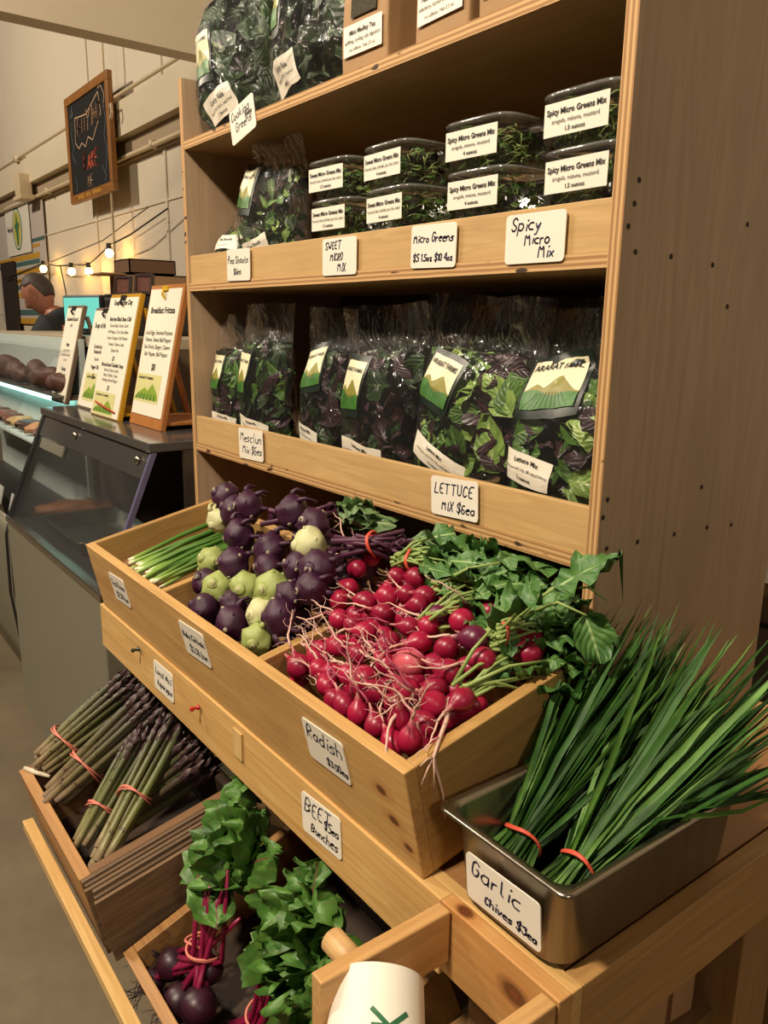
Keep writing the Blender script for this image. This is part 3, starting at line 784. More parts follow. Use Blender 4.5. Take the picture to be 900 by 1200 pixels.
# ------------------------------------------------------------------ price cards
XA, ZA = (1, 0, 0), (0, 0, 1)
UB = (0, -sin(A12), cos(A12))
def boxface(x, z):    # point on the produce box front; z = world height
    k = (z - .902) / cos(A12); return (x, -.291 - k * sin(A12) - .0004, z)
price_card((-1.516, -.0012, 1.884), XA, ZA, .102, .064, 12, [('Cooking', .08, .66, .2), ('$6ea', .62, .50, .13), ('Greens', .22, .30, .2)], 'price card reading Cooking Greens clipped to the shelf top edge', 1)
price_card((-1.550, -.0012, 1.615), XA, ZA, .102, .063, -1, [('Pea Shoots', .05, .55, .19), ('$6ea', .3, .2, .14)], 'price card reading Pea Shoots on the upper shelf lip', 2)
price_card((-1.177, -.0012, 1.611), XA, ZA, .103, .061, -.4, [('SWEET', .1, .70, .16), ('MICRO', .24, .40, .15), ('MIX', .46, .10, .16)], 'price card reading Sweet Micro Mix on the upper shelf lip', 3)
price_card((-.931, -.0012, 1.612), XA, ZA, .101, .061, -1.3, [('Micro Greens', .06, .60, .26), ('$5 1.5oz $10 4oz', .06, .16, .20)], 'price card reading Micro Greens with two prices', 4)
price_card((-.733, -.0012, 1.609), XA, ZA, .101, .061, -.2, [('Spicy', .1, .66, .20), ('Micro', .34, .38, .17), ('Mix', .58, .10, .17)], 'price card reading Spicy Micro Mix on the upper shelf lip', 5)
price_card((-1.515, -.0012, 1.246), XA, ZA, .108, .066, 2, [('Mesclun', .08, .58, .26), ('Mix $6ea', .16, .20, .24)], 'price card reading Mesclun Mix on the middle shelf lip', 6)
price_card((-.867, -.0012, 1.247), XA, ZA, .104, .060, 3, [('LETTUCE', .08, .58, .24), ('MIX $6ea', .24, .16, .26)], 'price card reading Lettuce Mix on the middle shelf lip', 7)
price_card(boxface(-1.483, .989), XA, UB, .088, .059, 3, [('Scallions', .10, .58, .22), ('$2.50 bun', .22, .18, .20)], 'price card reading Scallions on the produce box front', 8)
price_card(boxface(-1.125, 1.000), XA, UB, .098, .060, 3, [('Baby Kohlrabi', .08, .58, .22), ('$3.50 bun', .25, .18, .20)], 'price card reading Baby Kohlrabi on the produce box front', 9)
price_card(boxface(-.744, .990), XA, UB, .094, .060, 2.7, [('Radish', .08, .58, .28), ('$3.50ea', .48, .16, .20)], 'price card reading Radish on the produce box front', 10)
price_card((-1.314, -.2956, .858), XA, ZA, .090, .056, .7, [('Local No.1', .10, .58, .22), ('Asparagus', .16, .20, .24)], 'price card reading Asparagus on the front rail', 11)
price_card((-.779, -.2956, .861), XA, ZA, .094, .058, 3.9, [('BEET', .08, .56, .28), ('$5ea', .60, .48, .22), ('Bunches', .24, .14, .24)], 'price card reading Beet Bunches on the front rail', 12)
price_card((-.4665, -.2825, .947), XA, (0, -.08, 1), .102, .056, 1.2, [('Garlic', .08, .58, .27), ('Chives $3ea', .26, .14, .25)], 'price card reading Garlic Chives on the steel pan', 13)
# ------------------------------------------------------------------ vegetables
RAD= [(-0.99, -0.068, 1.156, 0.016), (-0.962, -0.086, 1.146, 0.02), (-0.877, -0.1, 1.139, 0.013), (-0.846, -0.09, 1.144, 0.014), (-0.961, -0.113, 1.132, 0.014), (-0.831, -0.119, 1.129, 0.012), (-0.853, -0.135, 1.121, 0.015), (-0.878, -0.156, 1.11, 0.017), (-0.8, -0.11, 1.134, 0.01), (-0.933, -0.146, 1.115, 0.012), (-0.925, -0.17, 1.103, 0.011), (-0.888, -0.195, 1.09, 0.013), (-0.857, -0.192, 1.091, 0.011), (-0.826, -0.193, 1.091, 0.012), (-0.832, -0.158, 1.109, 0.011), (-0.772, -0.16, 1.108, 0.012), (-0.775, -0.193, 1.091, 0.014), (-0.842, -0.228, 1.072, 0.012), (-0.799, -0.223, 1.075, 0.013), (-0.735, -0.172, 1.102, 0.009), (-0.749, -0.128, 1.125, 0.01), (-0.711, -0.122, 1.127, 0.015), (-0.671, -0.137, 1.12, 0.016), (-0.634, -0.156, 1.11, 0.014), (-0.694, -0.163, 1.106, 0.011), (-0.659, -0.189, 1.093, 0.015), (-0.719, -0.202, 1.086, 0.019), (-0.612, -0.21, 1.082, 0.012), (-0.637, -0.231, 1.071, 0.02), (-0.686, -0.232, 1.07, 0.015), (-0.753, -0.245, 1.063, 0.016), (-0.805, -0.261, 1.055, 0.013), (-0.779, -0.252, 1.06, 0.012), (-0.862, -0.277, 1.047, 0.017), (-0.828, -0.266, 1.053, 0.009), (-0.793, -0.277, 1.047, 0.011), (-0.742, -0.284, 1.043, 0.013), (-0.713, -0.284, 1.043, 0.013), (-0.677, -0.284, 1.043, 0.011), (-0.656, -0.265, 1.053, 0.014), (-0.678, -0.253, 1.06, 0.012), (-0.625, -0.254, 1.059, 0.011), (-0.643, -0.285, 1.038, 0.008), (-0.624, -0.277, 1.047, 0.01), (-0.763, -0.285, 1.042, 0.011), (-0.794, -0.127, 1.125, 0.011), (-0.658, -0.211, 1.081, 0.011), (-0.746, -0.217, 1.078, 0.011), (-0.72, -0.253, 1.06, 0.011), (-0.853, -0.255, 1.058, 0.01), (-0.747, -0.148, 1.114, 0.011)]
KOH= [(-1.349, -0.144, 1.179, 0.025, 'p'), (-1.287, -0.156, 1.165, 0.026, 'p'), (-1.252, -0.146, 1.178, 0.027, 'p'), (-1.12, -0.133, 1.192, 0.026, 'p'), (-1.048, -0.138, 1.187, 0.024, 'p'), (-1.221, -0.181, 1.137, 0.027, 'p'), (-1.024, -0.159, 1.162, 0.028, 'w'), (-1.111, -0.181, 1.137, 0.026, 'p'), (-1.184, -0.213, 1.1, 0.027, 'p'), (-1.089, -0.199, 1.116, 0.02, 'p'), (-0.972, -0.178, 1.14, 0.026, 'p'), (-1.019, -0.185, 1.132, 0.022, 'p'), (-1.178, -0.27, 1.035, 0.024, 'p'), (-1.08, -0.267, 1.038, 0.027, 'p'), (-0.983, -0.237, 1.072, 0.027, 'p'), (-0.956, -0.199, 1.117, 0.023, 'p'), (-1.252, -0.222, 1.09, 0.023, 'g'), (-1.182, -0.244, 1.065, 0.024, 'g'), (-1.315, -0.175, 1.144, 0.016, 'w'), (-1.109, -0.229, 1.082, 0.023, 'g'), (-1.043, -0.217, 1.096, 0.03, 'g'), (-1.029, -0.244, 1.064, 0.022, 'w'), (-1.002, -0.267, 1.038, 0.019, 'g'), (-1.114, -0.249, 1.058, 0.018, 'p'), (-1.229, -0.245, 1.063, 0.016, 'p'), (-0.994, -0.214, 1.099, 0.014, 'p')]
BAND = plain('coral_rubber_band', 'd8563f', .45, 0, .06)
BANDP = plain('pink_rubber_band', 'd97f6e', .45, 0, .06)
def band(parent, c, axis, r, mat, twist=2, wd=.0022, seed=0, sq=.75):
    """rubber band wound round a bundle"""
    axis = V(axis).normalized(); a = axis.orthogonal().normalized(); b = axis.cross(a); mb = MB()
    for k in range(twist):
        pts = []
        for i in range(29):
            q = 2 * pi * i / 28
            pts.append(V(c) + (a * cos(q) + b * sin(q)) * r * (1 + .03 * sin(3 * q + seed)) + axis * (.0045 * (k - .5) * cos(q + k * 2.2) + .003 * sin(q * 2 + seed)))
        mb.tube(pts, wd, 6, cap=False)
    return mb.build('rubber_band', mat, parent, True)

# radishes
def radish_mat(nm, c1, c2):
    t = NT(nm)
    n = t.n('ShaderNodeTexNoise', Vector=t.obj((40, 40, 40)), Scale=1.0, Detail=3.0).outputs[0]
    z = t.n('ShaderNodeSeparateXYZ', Vector=t.n('ShaderNodeTexCoord').outputs['Object']).outputs[2]
    col = t.ramp(n, [(.35, srgb(c1)), (.7, srgb(c2))])
    f = t.n('ShaderNodeMapRange', {'clamp': True}, Value=z, From_Min=1.25, From_Max=1.9, To_Min=0.0, To_Max=.75).outputs[0]
    col = t.mix(f, col, srgb('d9a79a'))
    t.bsdf(Base_Color=col, Roughness=.36); return t.m
RM = [radish_mat('red_radish_skin', '8f0d34', 'b01a40'), radish_mat('deep_red_radish_skin', '7c0c2e', '9c1638'), radish_mat('purple_radish_skin', '4c0f2e', '701a3c'), radish_mat('pink_radish_skin', 'c24a5c', 'cf6a70')]
ROOT = plain('pale_pink_root', 'd9b3a2', .6, 0, .2, 50); ROOTR = plain('red_root', 'b8506a', .5, 0, .25, 60)
rnd = random.Random(77)
def radish_mesh(seed, mat):
    rs = random.Random(seed); k = rs.uniform(.9, 1.12); mb = MB()
    prof = [(.0001, -.93), (.30, -.95), (.66, -.74), (.92, -.33), (1.0, .05), (.90, .45), (.66, .80), (.38, 1.08), (.19, 1.38), (.10, 1.75), (.07, 2.0), (.0001, 2.02)]
    ph = rs.uniform(0, 6)
    mb.lathe([(r, z * k) for r, z in prof], 16)
    mb.v = [(x * (1 + .05 * sin(2 * math.atan2(y, x) + ph)) + .06 * max(0, z) * sin(ph), y + .06 * max(0, z) * cos(ph), z) for x, y, z in mb.v]
    return mb
radish_data = []
for i in range(8):
    o = radish_mesh(i, None).build('radish', RM[0], None, True); radish_data.append(o.data); bpy.data.objects.remove(o)
def radish_mesh_for(i, mi):
    k = ('radmesh', i, mi)
    if k not in _cache:
        me = radish_data[i].copy(); me.materials.clear(); me.materials.append(RM[mi]); _cache[k] = me
    return _cache[k]
def root_data(i):
    k = ('rootdata', i)
    if k not in _cache:
        rs = random.Random(500 + i); mb = MB()
        L = rs.uniform(2.8, 6.2); P = []; p = V((0, 0, 1.9)); d = V((rs.gauss(0, .25), rs.gauss(0, .25), 1)).normalized()
        n = 9
        for j in range(n + 1):
            P.append(p.copy()); p += d * L / n; d = (d + V((rs.gauss(0, .26), rs.gauss(0, .26), 0))).normalized()
        mb.tube(P, [.105 * (1 - .85 * j / n) + .02 for j in range(n + 1)], 5)
        for q in range(rs.randint(3, 6)):
            b = P[rs.randint(1, n - 1)]; d = V((rs.gauss(0, 1), rs.gauss(0, 1), rs.uniform(0, 1))).normalized(); Q = [b.copy()]
            for j in range(5): b = b + d * rs.uniform(.15, .4); d = (d + V((rs.gauss(0, .5), rs.gauss(0, .5), rs.gauss(.2, .4)))).normalized(); Q.append(b.copy())
            mb.tube(Q, [.036, .03, .026, .022, .016, .010], 4)
        o = mb.build('root', ROOT if i % 3 else ROOTR, None, True); _cache[k] = o.data; bpy.data.objects.remove(o)
    return _cache[k]
RB = [((-.955, -.09, 1.145), 'radish bunch topping the heap on its left, roots trailing over the kohlrabi', V((-1, -.35, .05))),
      ((-.815, -.115, 1.13), 'radish bunch at the back of the heap, under the lettuce price card', V((-.9, -.5, -.1))),
      ((-.672, -.140, 1.12), 'radish bunch at upper right of heap with a dark purple radish and coral band', V((-.75, -.65, -.05))),
      ((-.865, -.20, 1.085), 'radish bunch on left flank of the heap by the kohlrabi divider', V((-.95, -.3, .02))),
      ((-.745, -.19, 1.09), 'radish bunch in the centre of the heap around one pale pink radish', V((-.7, -.7, .12))),
      ((-.82, -.265, 1.053), 'radish bunch against the front board above the radish price card', V((-.85, -.5, .05))),
      ((-.70, -.272, 1.05), 'radish bunch in the front corner of the bin nearest the steel pan', V((-.5, -.85, .15))),
      ((-.625, -.235, 1.07), 'radish bunch at right side of bin, roots dangling over the side board', V((.1, -.95, -.05)))]
rroots = []
for c, lb_, d in RB:
    rroots.append((thing('radish_bunch', lb_, 'radishes', T(c), 'bunches of radishes in the right bin'), V(c), d))
allr = [(V(r[:3]), r[3], True) for r in RAD]
for k in range(70):   # second layer glimpsed between the upper ones
    y = rnd.uniform(-.268, -.05); x = rnd.uniform(-.905, -.612)
    allr.append((V((x, y, 1.035 + .52 * (y + .3) - rnd.uniform(.018, .032))), rnd.uniform(.0125, .0155), False))
for idx, (p, r, top) in enumerate(allr):
    r = min(.0172, max(r, .0128) * 1.15)
    root, c, d = min(rroots, key=lambda q: (q[1] - p).length)
    mi = rnd.choice((0, 0, 0, 1, 1))
    if idx in (20, 22): mi = 2
    if idx == 26: mi = 3; r = .0185
    dd = (d + V((rnd.gauss(0, .35), rnd.gauss(0, .35), rnd.gauss(.05, .25)))).normalized()
    if p.y < -.215: dd.y = max(dd.y, -.30 + (-.215 - p.y) * 5); dd.z = max(dd.z, .22); dd.normalize()
    if p.x > -.66: dd.x = min(dd.x, .05); dd.normalize()
    M = T(p - c) @ dd.to_track_quat('Z', 'Y').to_matrix().to_4x4() @ Matrix.Rotation(rnd.uniform(0, 6.28), 4, 'Z') @ Matrix.Scale(r, 4)
    o = bpy.data.objects.new('radish', radish_mesh_for(rnd.randrange(8), mi)); COL.objects.link(o); o.parent = root; o.matrix_local = M
    if mi == 2: o['label'] = 'dark purple radish'
    if mi == 3: o['label'] = 'pale pink radish'
    if top or rnd.random() < .3:
        q = bpy.data.objects.new('root', root_data(rnd.randrange(14))); COL.objects.link(q); q.parent = o
# long roots that hang over the edge of the bin
root, c, d = rroots[7]
m = MB()
pth = [V((-.628, -.215, 1.078)), V((-.605, -.24, 1.068)), V((-.590, -.262, 1.062)), V((-.574, -.285, 1.052)), V((-.5705, -.272, 1.006)), V((-.571, -.268, .975))]
m.tube([p - c for p in pth], [.0035, .0028, .0022, .0016, .0011, .0006], 6)
for e, l in ((V((-.572, -.305, 1.05)), 3), (V((-.58, -.295, 1.062)), 2), (V((-.566, -.29, 1.02)), 3), (V((-.569, -.305, 1.030)), 3)): m.tube([pth[l] - c, (pth[l] + e) / 2 - c + V((.001, 0, .004)), e - c], [.001, .0009, .0005], 4)
m.build('long_root', ROOT, root, True)
root, c, d = rroots[6]
m = MB(); pth = [V((-.655, -.265, 1.07)), V((-.65, -.283, 1.062)), V((-.638, -.297, 1.06)), V((-.622, -.312, 1.048)), V((-.607, -.316, 1.022))]
m.tube([p - c for p in pth], [.003, .0024, .0016, .0011, .0006], 6)
m.build('long_root', ROOT, root, True)
# radish tops
RLEAF = leafmat('radish_leaf', '36602a', '557f3a', '93ad6e', .03, .5)
def greens(root, c, base, n, dmean, spread, L, W, seed, zcap=1.188, mats=None, stem=None, stemlen=.08, lobes=.35, ruf=.45, nm='leaves', stem_r=.0022, target=None):
    rs = random.Random(seed); lm = MB(); sm = MB(); base = V(base)
    for k in range(n):
        d = (V(dmean) + V((rs.gauss(0, spread), rs.gauss(0, spread * .6), rs.gauss(0, spread * .6)))).normalized()
        b = base + V((rs.uniform(-.012, .012), rs.uniform(-.008, .008), rs.uniform(-.010, .010)))
        e = b + d * stemlen * rs.uniform(.55, 1.35)
        if e.y > -.02: e.z = min(e.z, zcap - .004)
        mid = (b + e) / 2 + V((0, 0, .008))
        if mid.y > -.015: mid.z = min(mid.z, zcap - .004)
        sm.tube([b - c, mid - c, e - c], [stem_r * 1.25, stem_r, stem_r * .7], 6)
        ll = L * rs.uniform(.65, 1.2); nn = V((rs.gauss(0, .5), rs.gauss(-.5, .4), 1))
        a0 = len(lm.v)
        lm.leaf(e - c, d + V((rs.gauss(0, .2), 0, rs.gauss(.0, .25))), nn, ll, W * rs.uniform(.75, 1.2), rs.uniform(-.1, 1.0), rs.uniform(-.15, .3), ruf, seed + k, 11, 8, 0, .85, lobes, None, 1.0)
        for i in range(a0, len(lm.v)):
            x, y, z = lm.v[i]; wy, wz = y + c.y, z + c.z
            if wy > -.022 and wz > zcap: z = zcap - c.z - .25 * (wz - zcap)
            x = min(x, -.545 - c.x) if wy < -.012 else min(x, -.627 - c.x)
            lm.v[i] = (x, y, z)
    if sm.v: sm.build('stems', stem or STEM_G, root, True)
    return lm.build(nm, mats or RLEAF, root, True, solid=0)
for k, (base, dm, n, L, W) in {0: ((-.885, -.095, 1.160), (.75, .55, .10), 22, .082, .050), 1: ((-.80, -.09, 1.145), (.55, .7, .12), 22, .082, .052), 2: ((-.655, -.128, 1.123), (.30, .85, .12), 28, .078, .050), 7: ((-.625, -.20, 1.085), (.15, .9, .25), 13, .07, .046), 4: ((-.75, -.15, 1.12), (.45, .8, .2), 12, .075, .048)}.items():
    root, c, d = rroots[k]
    greens(root, c, base, n, dm, .34, L, W, 100 + k)
    if k in (0, 2): band(root, V(base) + V(dm) * .022 - c, dm, .0165, BAND, 2, .0016, k)
# the one wide leaf that spills out over the corner of the bin
root, c, d = rroots[2]
m = MB(); b0 = V((-.640, -.085, 1.150)); m.tube([b0 - c, V((-.60, -.07, 1.175)) - c, V((-.562, -.062, 1.168)) - c], [.0022, .002, .0015], 6); m.build('stem', STEM_G, root, True)
m = MB(); m.leaf(V((-.564, -.062, 1.168)) - c, (.55, -.1, -.75), (.6, -.6, .4), .060, .052, .5, .45, .4, 5, 9, 6, 0, .8, .1); m.build('leaf', RLEAF, root, True)
m = MB(); b0 = V((-.645, -.10, 1.14)); m.tube([b0 - c, V((-.61, -.07, 1.19)) - c, V((-.575, -.045, 1.196)) - c, V((-.55, -.04, 1.185)) - c], [.0022, .002, .0018, .0012], 6); m.build('stem', STEM_G, root, True)

# kohlrabi
def kohl_mat(nm, c1, c2, sc):
    t = NT(nm)
    v = t.obj((30, 30, 30)); n = t.n('ShaderNodeTexNoise', Vector=v, Scale=1.0, Detail=4.0, Distortion=.8).outputs[0]
    col = t.ramp(n, [(.3, srgb(c1)), (.68, srgb(c2))])
    b = t.n('ShaderNodeBump', Strength=.3, Distance=.003, Height=n).outputs[0]
    t.bsdf(Base_Color=col, Roughness=.42, Normal=b); return t.m
KP = kohl_mat('purple_kohlrabi_skin', '240b1f', '47193a', 24); KG = kohl_mat('green_kohlrabi_skin', '8a9a50', 'b2bc70', 24); KW = kohl_mat('pale_kohlrabi_skin', 'bcbf86', 'd6d2a4', 30)
SCAR = plain('cut_stem_scar', 'b9b08a', .6, 0, .2, 200); SCARP = plain('pale_root_scar', 'a79c80', .6, 0, .25, 200)
def kohl_data(kind, i):
    k = ('kohl', kind, i)
    if k in _cache: return _cache[k]
    rs = random.Random(900 + i); mb = MB(); ph = rs.uniform(0, 6)
    B = []
    for q in range(9):
        th = q * 2.4 + ph; la = -.5 + q * .15
        B.append(V((cos(la) * cos(th), cos(la) * sin(th), sin(la))))
    def f(u, v, k0=1.0):
        th = u * 2 * pi; la = (v - .5) * pi * .999; d = V((cos(la) * cos(th), cos(la) * sin(th), sin(la)))
        lob = k0 * (1 + .03 * sin(th * 5 + ph + d.z * 3) * cos(la) + .07 * noise.noise(d * 1.7 + V((i * 3, 0, 0))) + .025 * noise.noise(d * 6 + V((i, 0, 0))))
        for b in B:
            e = d - b; e.z *= .62; lob += .10 * math.exp(-e.length_squared / .075)
        r = .92 * lob; z = d.z * .84 * lob
        return V((d.x * r, d.y * r, z))
    mb.grid(f, 30, 20, 0, True, uvs=False)
    for q, b in enumerate(B):       # leaf scars on the swollen leaf bases
        u = (math.atan2(b.y, b.x) / (2 * pi)) % 1; v = math.asin(max(-1, min(1, b.z))) / pi + .5
        p = f(u, v, 1.0); n = (p.normalized() + V((0, 0, .45))).normalized()
        if q % 3 == 2 or q > 6:     # a cut stalk still standing
            mb.tube([p * .9, p + n * .12, p + n * .30 + V((0, 0, .12)), p * .86 + n * .35 + V((0, 0, .5))], [.20, .14, .105, .085], 8, 0); e = p * .86 + n * .35 + V((0, 0, .5))
            mb.tube([e, e + V((0, 0, .012))], [.08, .07], 8, 1)
        else: mb.lathe([(.0001, .012), (.085, .012), (.105, .0), (.12, -.05)], 10, 1 if kind == 'p' and q % 2 else 0, M=T(p) @ n.to_track_quat('Z', 'Y').to_matrix().to_4x4())
    mb.tube([V((0, 0, -.70)), V((0, 0, -.84)), V((.02, 0, -.92))], [.42, .30, .20], 12, 0)
    mb.tube([V((.02, 0, -.91)), V((.02, 0, -.945))], [.205, .185], 14, 1)
    mb.tube([V((.02, 0, -.94)), V((.02, 0, -.955))], [.10, .09], 10, 0)
    me = mb.build('bulb', [{'p': KP, 'g': KG, 'w': KW}[kind], SCAR if kind != 'p' else SCARP], None, True); _cache[k] = me.data; bpy.data.objects.remove(me)
    return _cache[k]
KB = [((-1.225, -.10, 1.165), 'purple kohlrabi bunch highest on pile, coral band toward the back', V((.75, .62, .05)), True),
      ((-1.015, -.125, 1.165), 'purple kohlrabi bunch with coral band beside the radish heap', V((.7, .7, .06)), True),
      ((-1.14, -.235, 1.08), 'pale green kohlrabi bunch in the middle of the bin', V((.9, .4, .1)), False),
      ((-1.10, -.275, 1.035), 'low bunch of dark purple kohlrabi against the front board', V((.8, .5, .1)), False)]
kroots = [(thing('kohlrabi_bunch', l, 'kohlrabi', T(c), 'kohlrabi bunches in the middle bin'), V(c), d, i) for i, (c, l, d, _) in enumerate(KB)]
rnd = random.Random(31)
extra = [(-1.16, -.16, 1.09, .026, 'p'), (-1.05, -.15, 1.10, .026, 'p'), (-1.0, -.12, 1.11, .025, 'p'), (-1.22, -.12, 1.10, .026, 'p'), (-1.10, -.2, 1.05, .026, 'p'), (-1.02, -.25, 1.02, .024, 'p'), (-1.2, -.19, 1.05, .025, 'p'), (-1.17, -.24, 1.015, .023, 'p'), (-.985, -.09, 1.13, .026, 'p'), (-1.09, -.09, 1.13, .026, 'p'), (-1.16, -.08, 1.14, .026, 'p'), (-1.0, -.20, 1.05, .025, 'p'), (-.975, -.15, 1.08, .025, 'p')]
for (x, y, z, r, k) in KOH + extra:
    p = V((x, y, z)); i = 2 if k in 'gw' and z < 1.12 else (3 if z < 1.07 else (0 if x < -1.13 else 1))
    root, c, d, _ = kroots[i]
    up = (V((.05, .95, -.22)) + V((rnd.gauss(0, .38), rnd.gauss(0, .2), rnd.gauss(.0, .3)))).normalized()
    M = T(p - c) @ up.to_track_quat('Z', 'Y').to_matrix().to_4x4() @ Matrix.Rotation(rnd.uniform(0, 6.28), 4, 'Z') @ Matrix.Scale(min(.031, max(r, .021) * 1.2), 4)
    o = bpy.data.objects.new('bulb', kohl_data(k, rnd.randrange(3))); COL.objects.link(o); o.parent = root; o.matrix_local = M
    if k != 'p' and i != 2: o['label'] = 'pale green bulb'
KST = plain('purple_stem', '4a2238', .45, 0, .2)
KLF = leafmat('kohlrabi_leaf', '4d6b3c', '6f8c58', '9fb184', .05, .5)
def kstems(i, base, dm, n, ln, leaves, bandat, mat):
    root, c, d, _ = kroots[i]; rs = random.Random(60 + i); sm = MB(); dm = V(dm).normalized()
    for k in range(n):
        a = V(base) + V((rs.gauss(0, .018), rs.gauss(0, .014), rs.gauss(0, .012))); b = V(base) + dm * ln * rs.uniform(.8, 1.1) + V((rs.gauss(0, .012), rs.gauss(0, .012), rs.gauss(0, .012)))
        b.z = min(b.z, 1.185) if b.y > -.02 else b.z; mid = V(base) + dm * bandat + V((rs.gauss(0, .007), rs.gauss(0, .007), rs.gauss(0, .007)))
        sm.tube([a - c, mid - c, b - c], [.0048, .0038, .003], 6)
    sm.build('stems', mat, root, True)
    band(root, V(base) + dm * bandat - c, dm, .0195, BAND, 2, .0018, i)
    if leaves: greens(root, c, V(base) + dm * ln * .85, leaves, dm + V((.1, .1, .12)), .32, .085, .055, 200 + i, 1.185, KLF, KST, .03, .15, .3, stem_r=.0026)
kstems(0, (-1.19, -.125, 1.175), (.75, .62, .08), 12, .11, 12, .045, KST)
kstems(2, (-1.06, -.20, 1.10), (.8, .55, .15), 7, .07, 0, .035, plain('green_kohlrabi_stem', '8fa45a', .45, 0, .15))
kstems(1, (-.985, -.125, 1.17), (.78, .55, .05), 12, .10, 6, .050, KST)

# scallions
SCG = None
def scallion_mat():
    t = NT('scallion_stalk'); u = t.n('ShaderNodeSeparateXYZ', Vector=t.n('ShaderNodeUVMap').outputs[0]).outputs[1]
    n = t.n('ShaderNodeTexNoise', Vector=t.obj((120, 8, 120)), Scale=1.0).outputs[0]
    u2 = t.math('ADD', u, t.math('MULTIPLY', t.math('SUBTRACT', n, .5), .08))
    col = t.ramp(u2, [(0, srgb('b9805a')), (.03, srgb('e2dcc2')), (.11, srgb('dbe0b4')), (.22, srgb('8fb04f')), (.45, srgb('557f30')), (1, srgb('3f6a28'))])
    t.bsdf(Base_Color=col, Roughness=.35); return t.m
SCM = scallion_mat(); SCR = plain('scallion_roots', 'b98a68', .8, 0, .2)
for q, (x0, n, lb_) in enumerate(((-1.565, 15, 'scallion bunch lying against the far end of the left bin'), (-1.47, 15, 'scallion bunch beside the kohlrabi divider in the left bin'))):
    c = V((x0 + .03, -.2, 1.02)); root = thing('scallion_bunch', lb_, 'scallions', T(c), 'scallion bunches in the left bin'); rs = random.Random(q + 5)
    for k in range(n):
        a = V((x0 + rs.uniform(-.035, .05), -.272 + rs.uniform(-.006, .03), .990 + .0045 * (k % 5) + rs.uniform(0, .004)))
        e = a + V((rs.uniform(.0, .06), rs.uniform(.20, .235), rs.uniform(.055, .075))); md = (a + e) / 2 + V((rs.gauss(0, .004), 0, .006))
        r = rs.uniform(.0035, .005); m = MB()
        P = [a, a + (md - a) * .12, a + (md - a) * .5, md, (md + e) / 2, e]
        m.tube([p - c for p in P], [r * 1.15, r * 1.05, r * .9, r, r * 1.1, r * .9], 7)
        o = m.build('scallion', SCM, root, True)
        m = MB()
        for j in range(7): m.tube([a - c, a - c + V((rs.gauss(0, .003), -.006 - rs.random() * .004, rs.gauss(-.001, .003)))], [.0007, .0004], 3)
        m.build('root_tuft', SCR, o)

# asparagus
@memo
def asp_mat(bias):
    t = NT('asparagus_skin'); u = t.n('ShaderNodeSeparateXYZ', Vector=t.n('ShaderNodeUVMap').outputs[0]).outputs[1]
    r = t.n('ShaderNodeObjectInfo').outputs['Random']
    n = t.n('ShaderNodeTexNoise', Vector=t.obj((50, 50, 50)), Scale=1.0, Detail=3.0).outputs[0]
    a = t.ramp(u, [(0, srgb('b3a07a')), (.12, srgb('8d8f52')), (.40, srgb('6f7c3a')), (.72, srgb('55602f')), (1, srgb('3a3026'))])
    b = t.ramp(u, [(0, srgb('b59b84')), (.15, srgb('7a6148')), (.45, srgb('5c5138')), (.75, srgb('43382c')), (1, srgb('2c2026'))])
    r = t.math('ADD', t.math('MULTIPLY', r, .5), bias * .5)
    col = t.mix(r, a, b); col = t.mix(t.math('MULTIPLY', n, .35), col, srgb('3c2c24'))
    t.bsdf(Base_Color=col, Roughness=.4); return t.m
ASPS = plain('asparagus_scale', '46302f', .5, 0, .3, 60)
def spear(root, c, a, e, r, rs, ASP):
    a, e = V(a), V(e); d = e - a; side = d.cross(V((0, 0, 1))).normalized(); md = (a + e) / 2 + side * rs.gauss(0, .006) + V((0, 0, rs.gauss(.003, .004)))
    m = MB(); P = []
    for i in range(13):
        t_ = i / 12; P.append(a * (1 - t_) ** 2 + md * 2 * t_ * (1 - t_) + e * t_ * t_ - c)
    R = [r * 1.05, r * 1.06, r * 1.03, r, r, r * .98, r * .96, r * .94, r * .95, r * 1.02, r * .98, r * .7, r * .22]
    m.tube(P, R, 8)
    o = m.build('spear', ASP, root, True)
    m = MB()
    for k in range(16):
        t_ = .14 + .10 * k if k < 6 else .72 + (k - 6) * .027
        j = min(11, int(t_ * 12)); p = P[j].lerp(P[j + 1], t_ * 12 - j); tg = (P[j + 1] - P[j]).normalized(); ax = tg.orthogonal().normalized(); ax.rotate(Matrix.Rotation(k * 2.4 + rs.random(), 3, tg))
        rr_ = R[j] * .93; m.leaf(p + ax * rr_, tg + ax * (.12 if k < 6 else .22), ax, r * (3.0 if k < 6 else 3.2), r * (1.7 if k < 6 else 1.9), .25, -.35, 0, k, 3, 2, 0, .7)
    m.build('scales', ASPS, o, True)
AB = [((-1.575, -.462, .622), (-1.555, -.255, .752), 20, .26, .038, BANDP, 'asparagus bunch at far left end of the crate, thick brown butts outward'),
      ((-1.472, -.468, .600), (-1.455, -.240, .758), 22, .30, .038, BANDP, 'asparagus bunch second from crate end, dark purplish spears with pink band'),
      ((-1.325, -.462, .580), (-1.385, -.315, .718), 12, .33, .024, BANDP, 'short slim green asparagus bunch lying in front of the taller one'),
      ((-1.245, -.452, .592), (-1.385, -.240, .750), 16, .40, .027, BANDP, 'tall bright green asparagus bunch leaning on the stack of boards'),
      ((-1.36, -.40, .57), (-1.30, -.225, .70), 24, .45, .040, None, 'dark asparagus bunch deep in the crate under the front rail, behind the green bunches')]
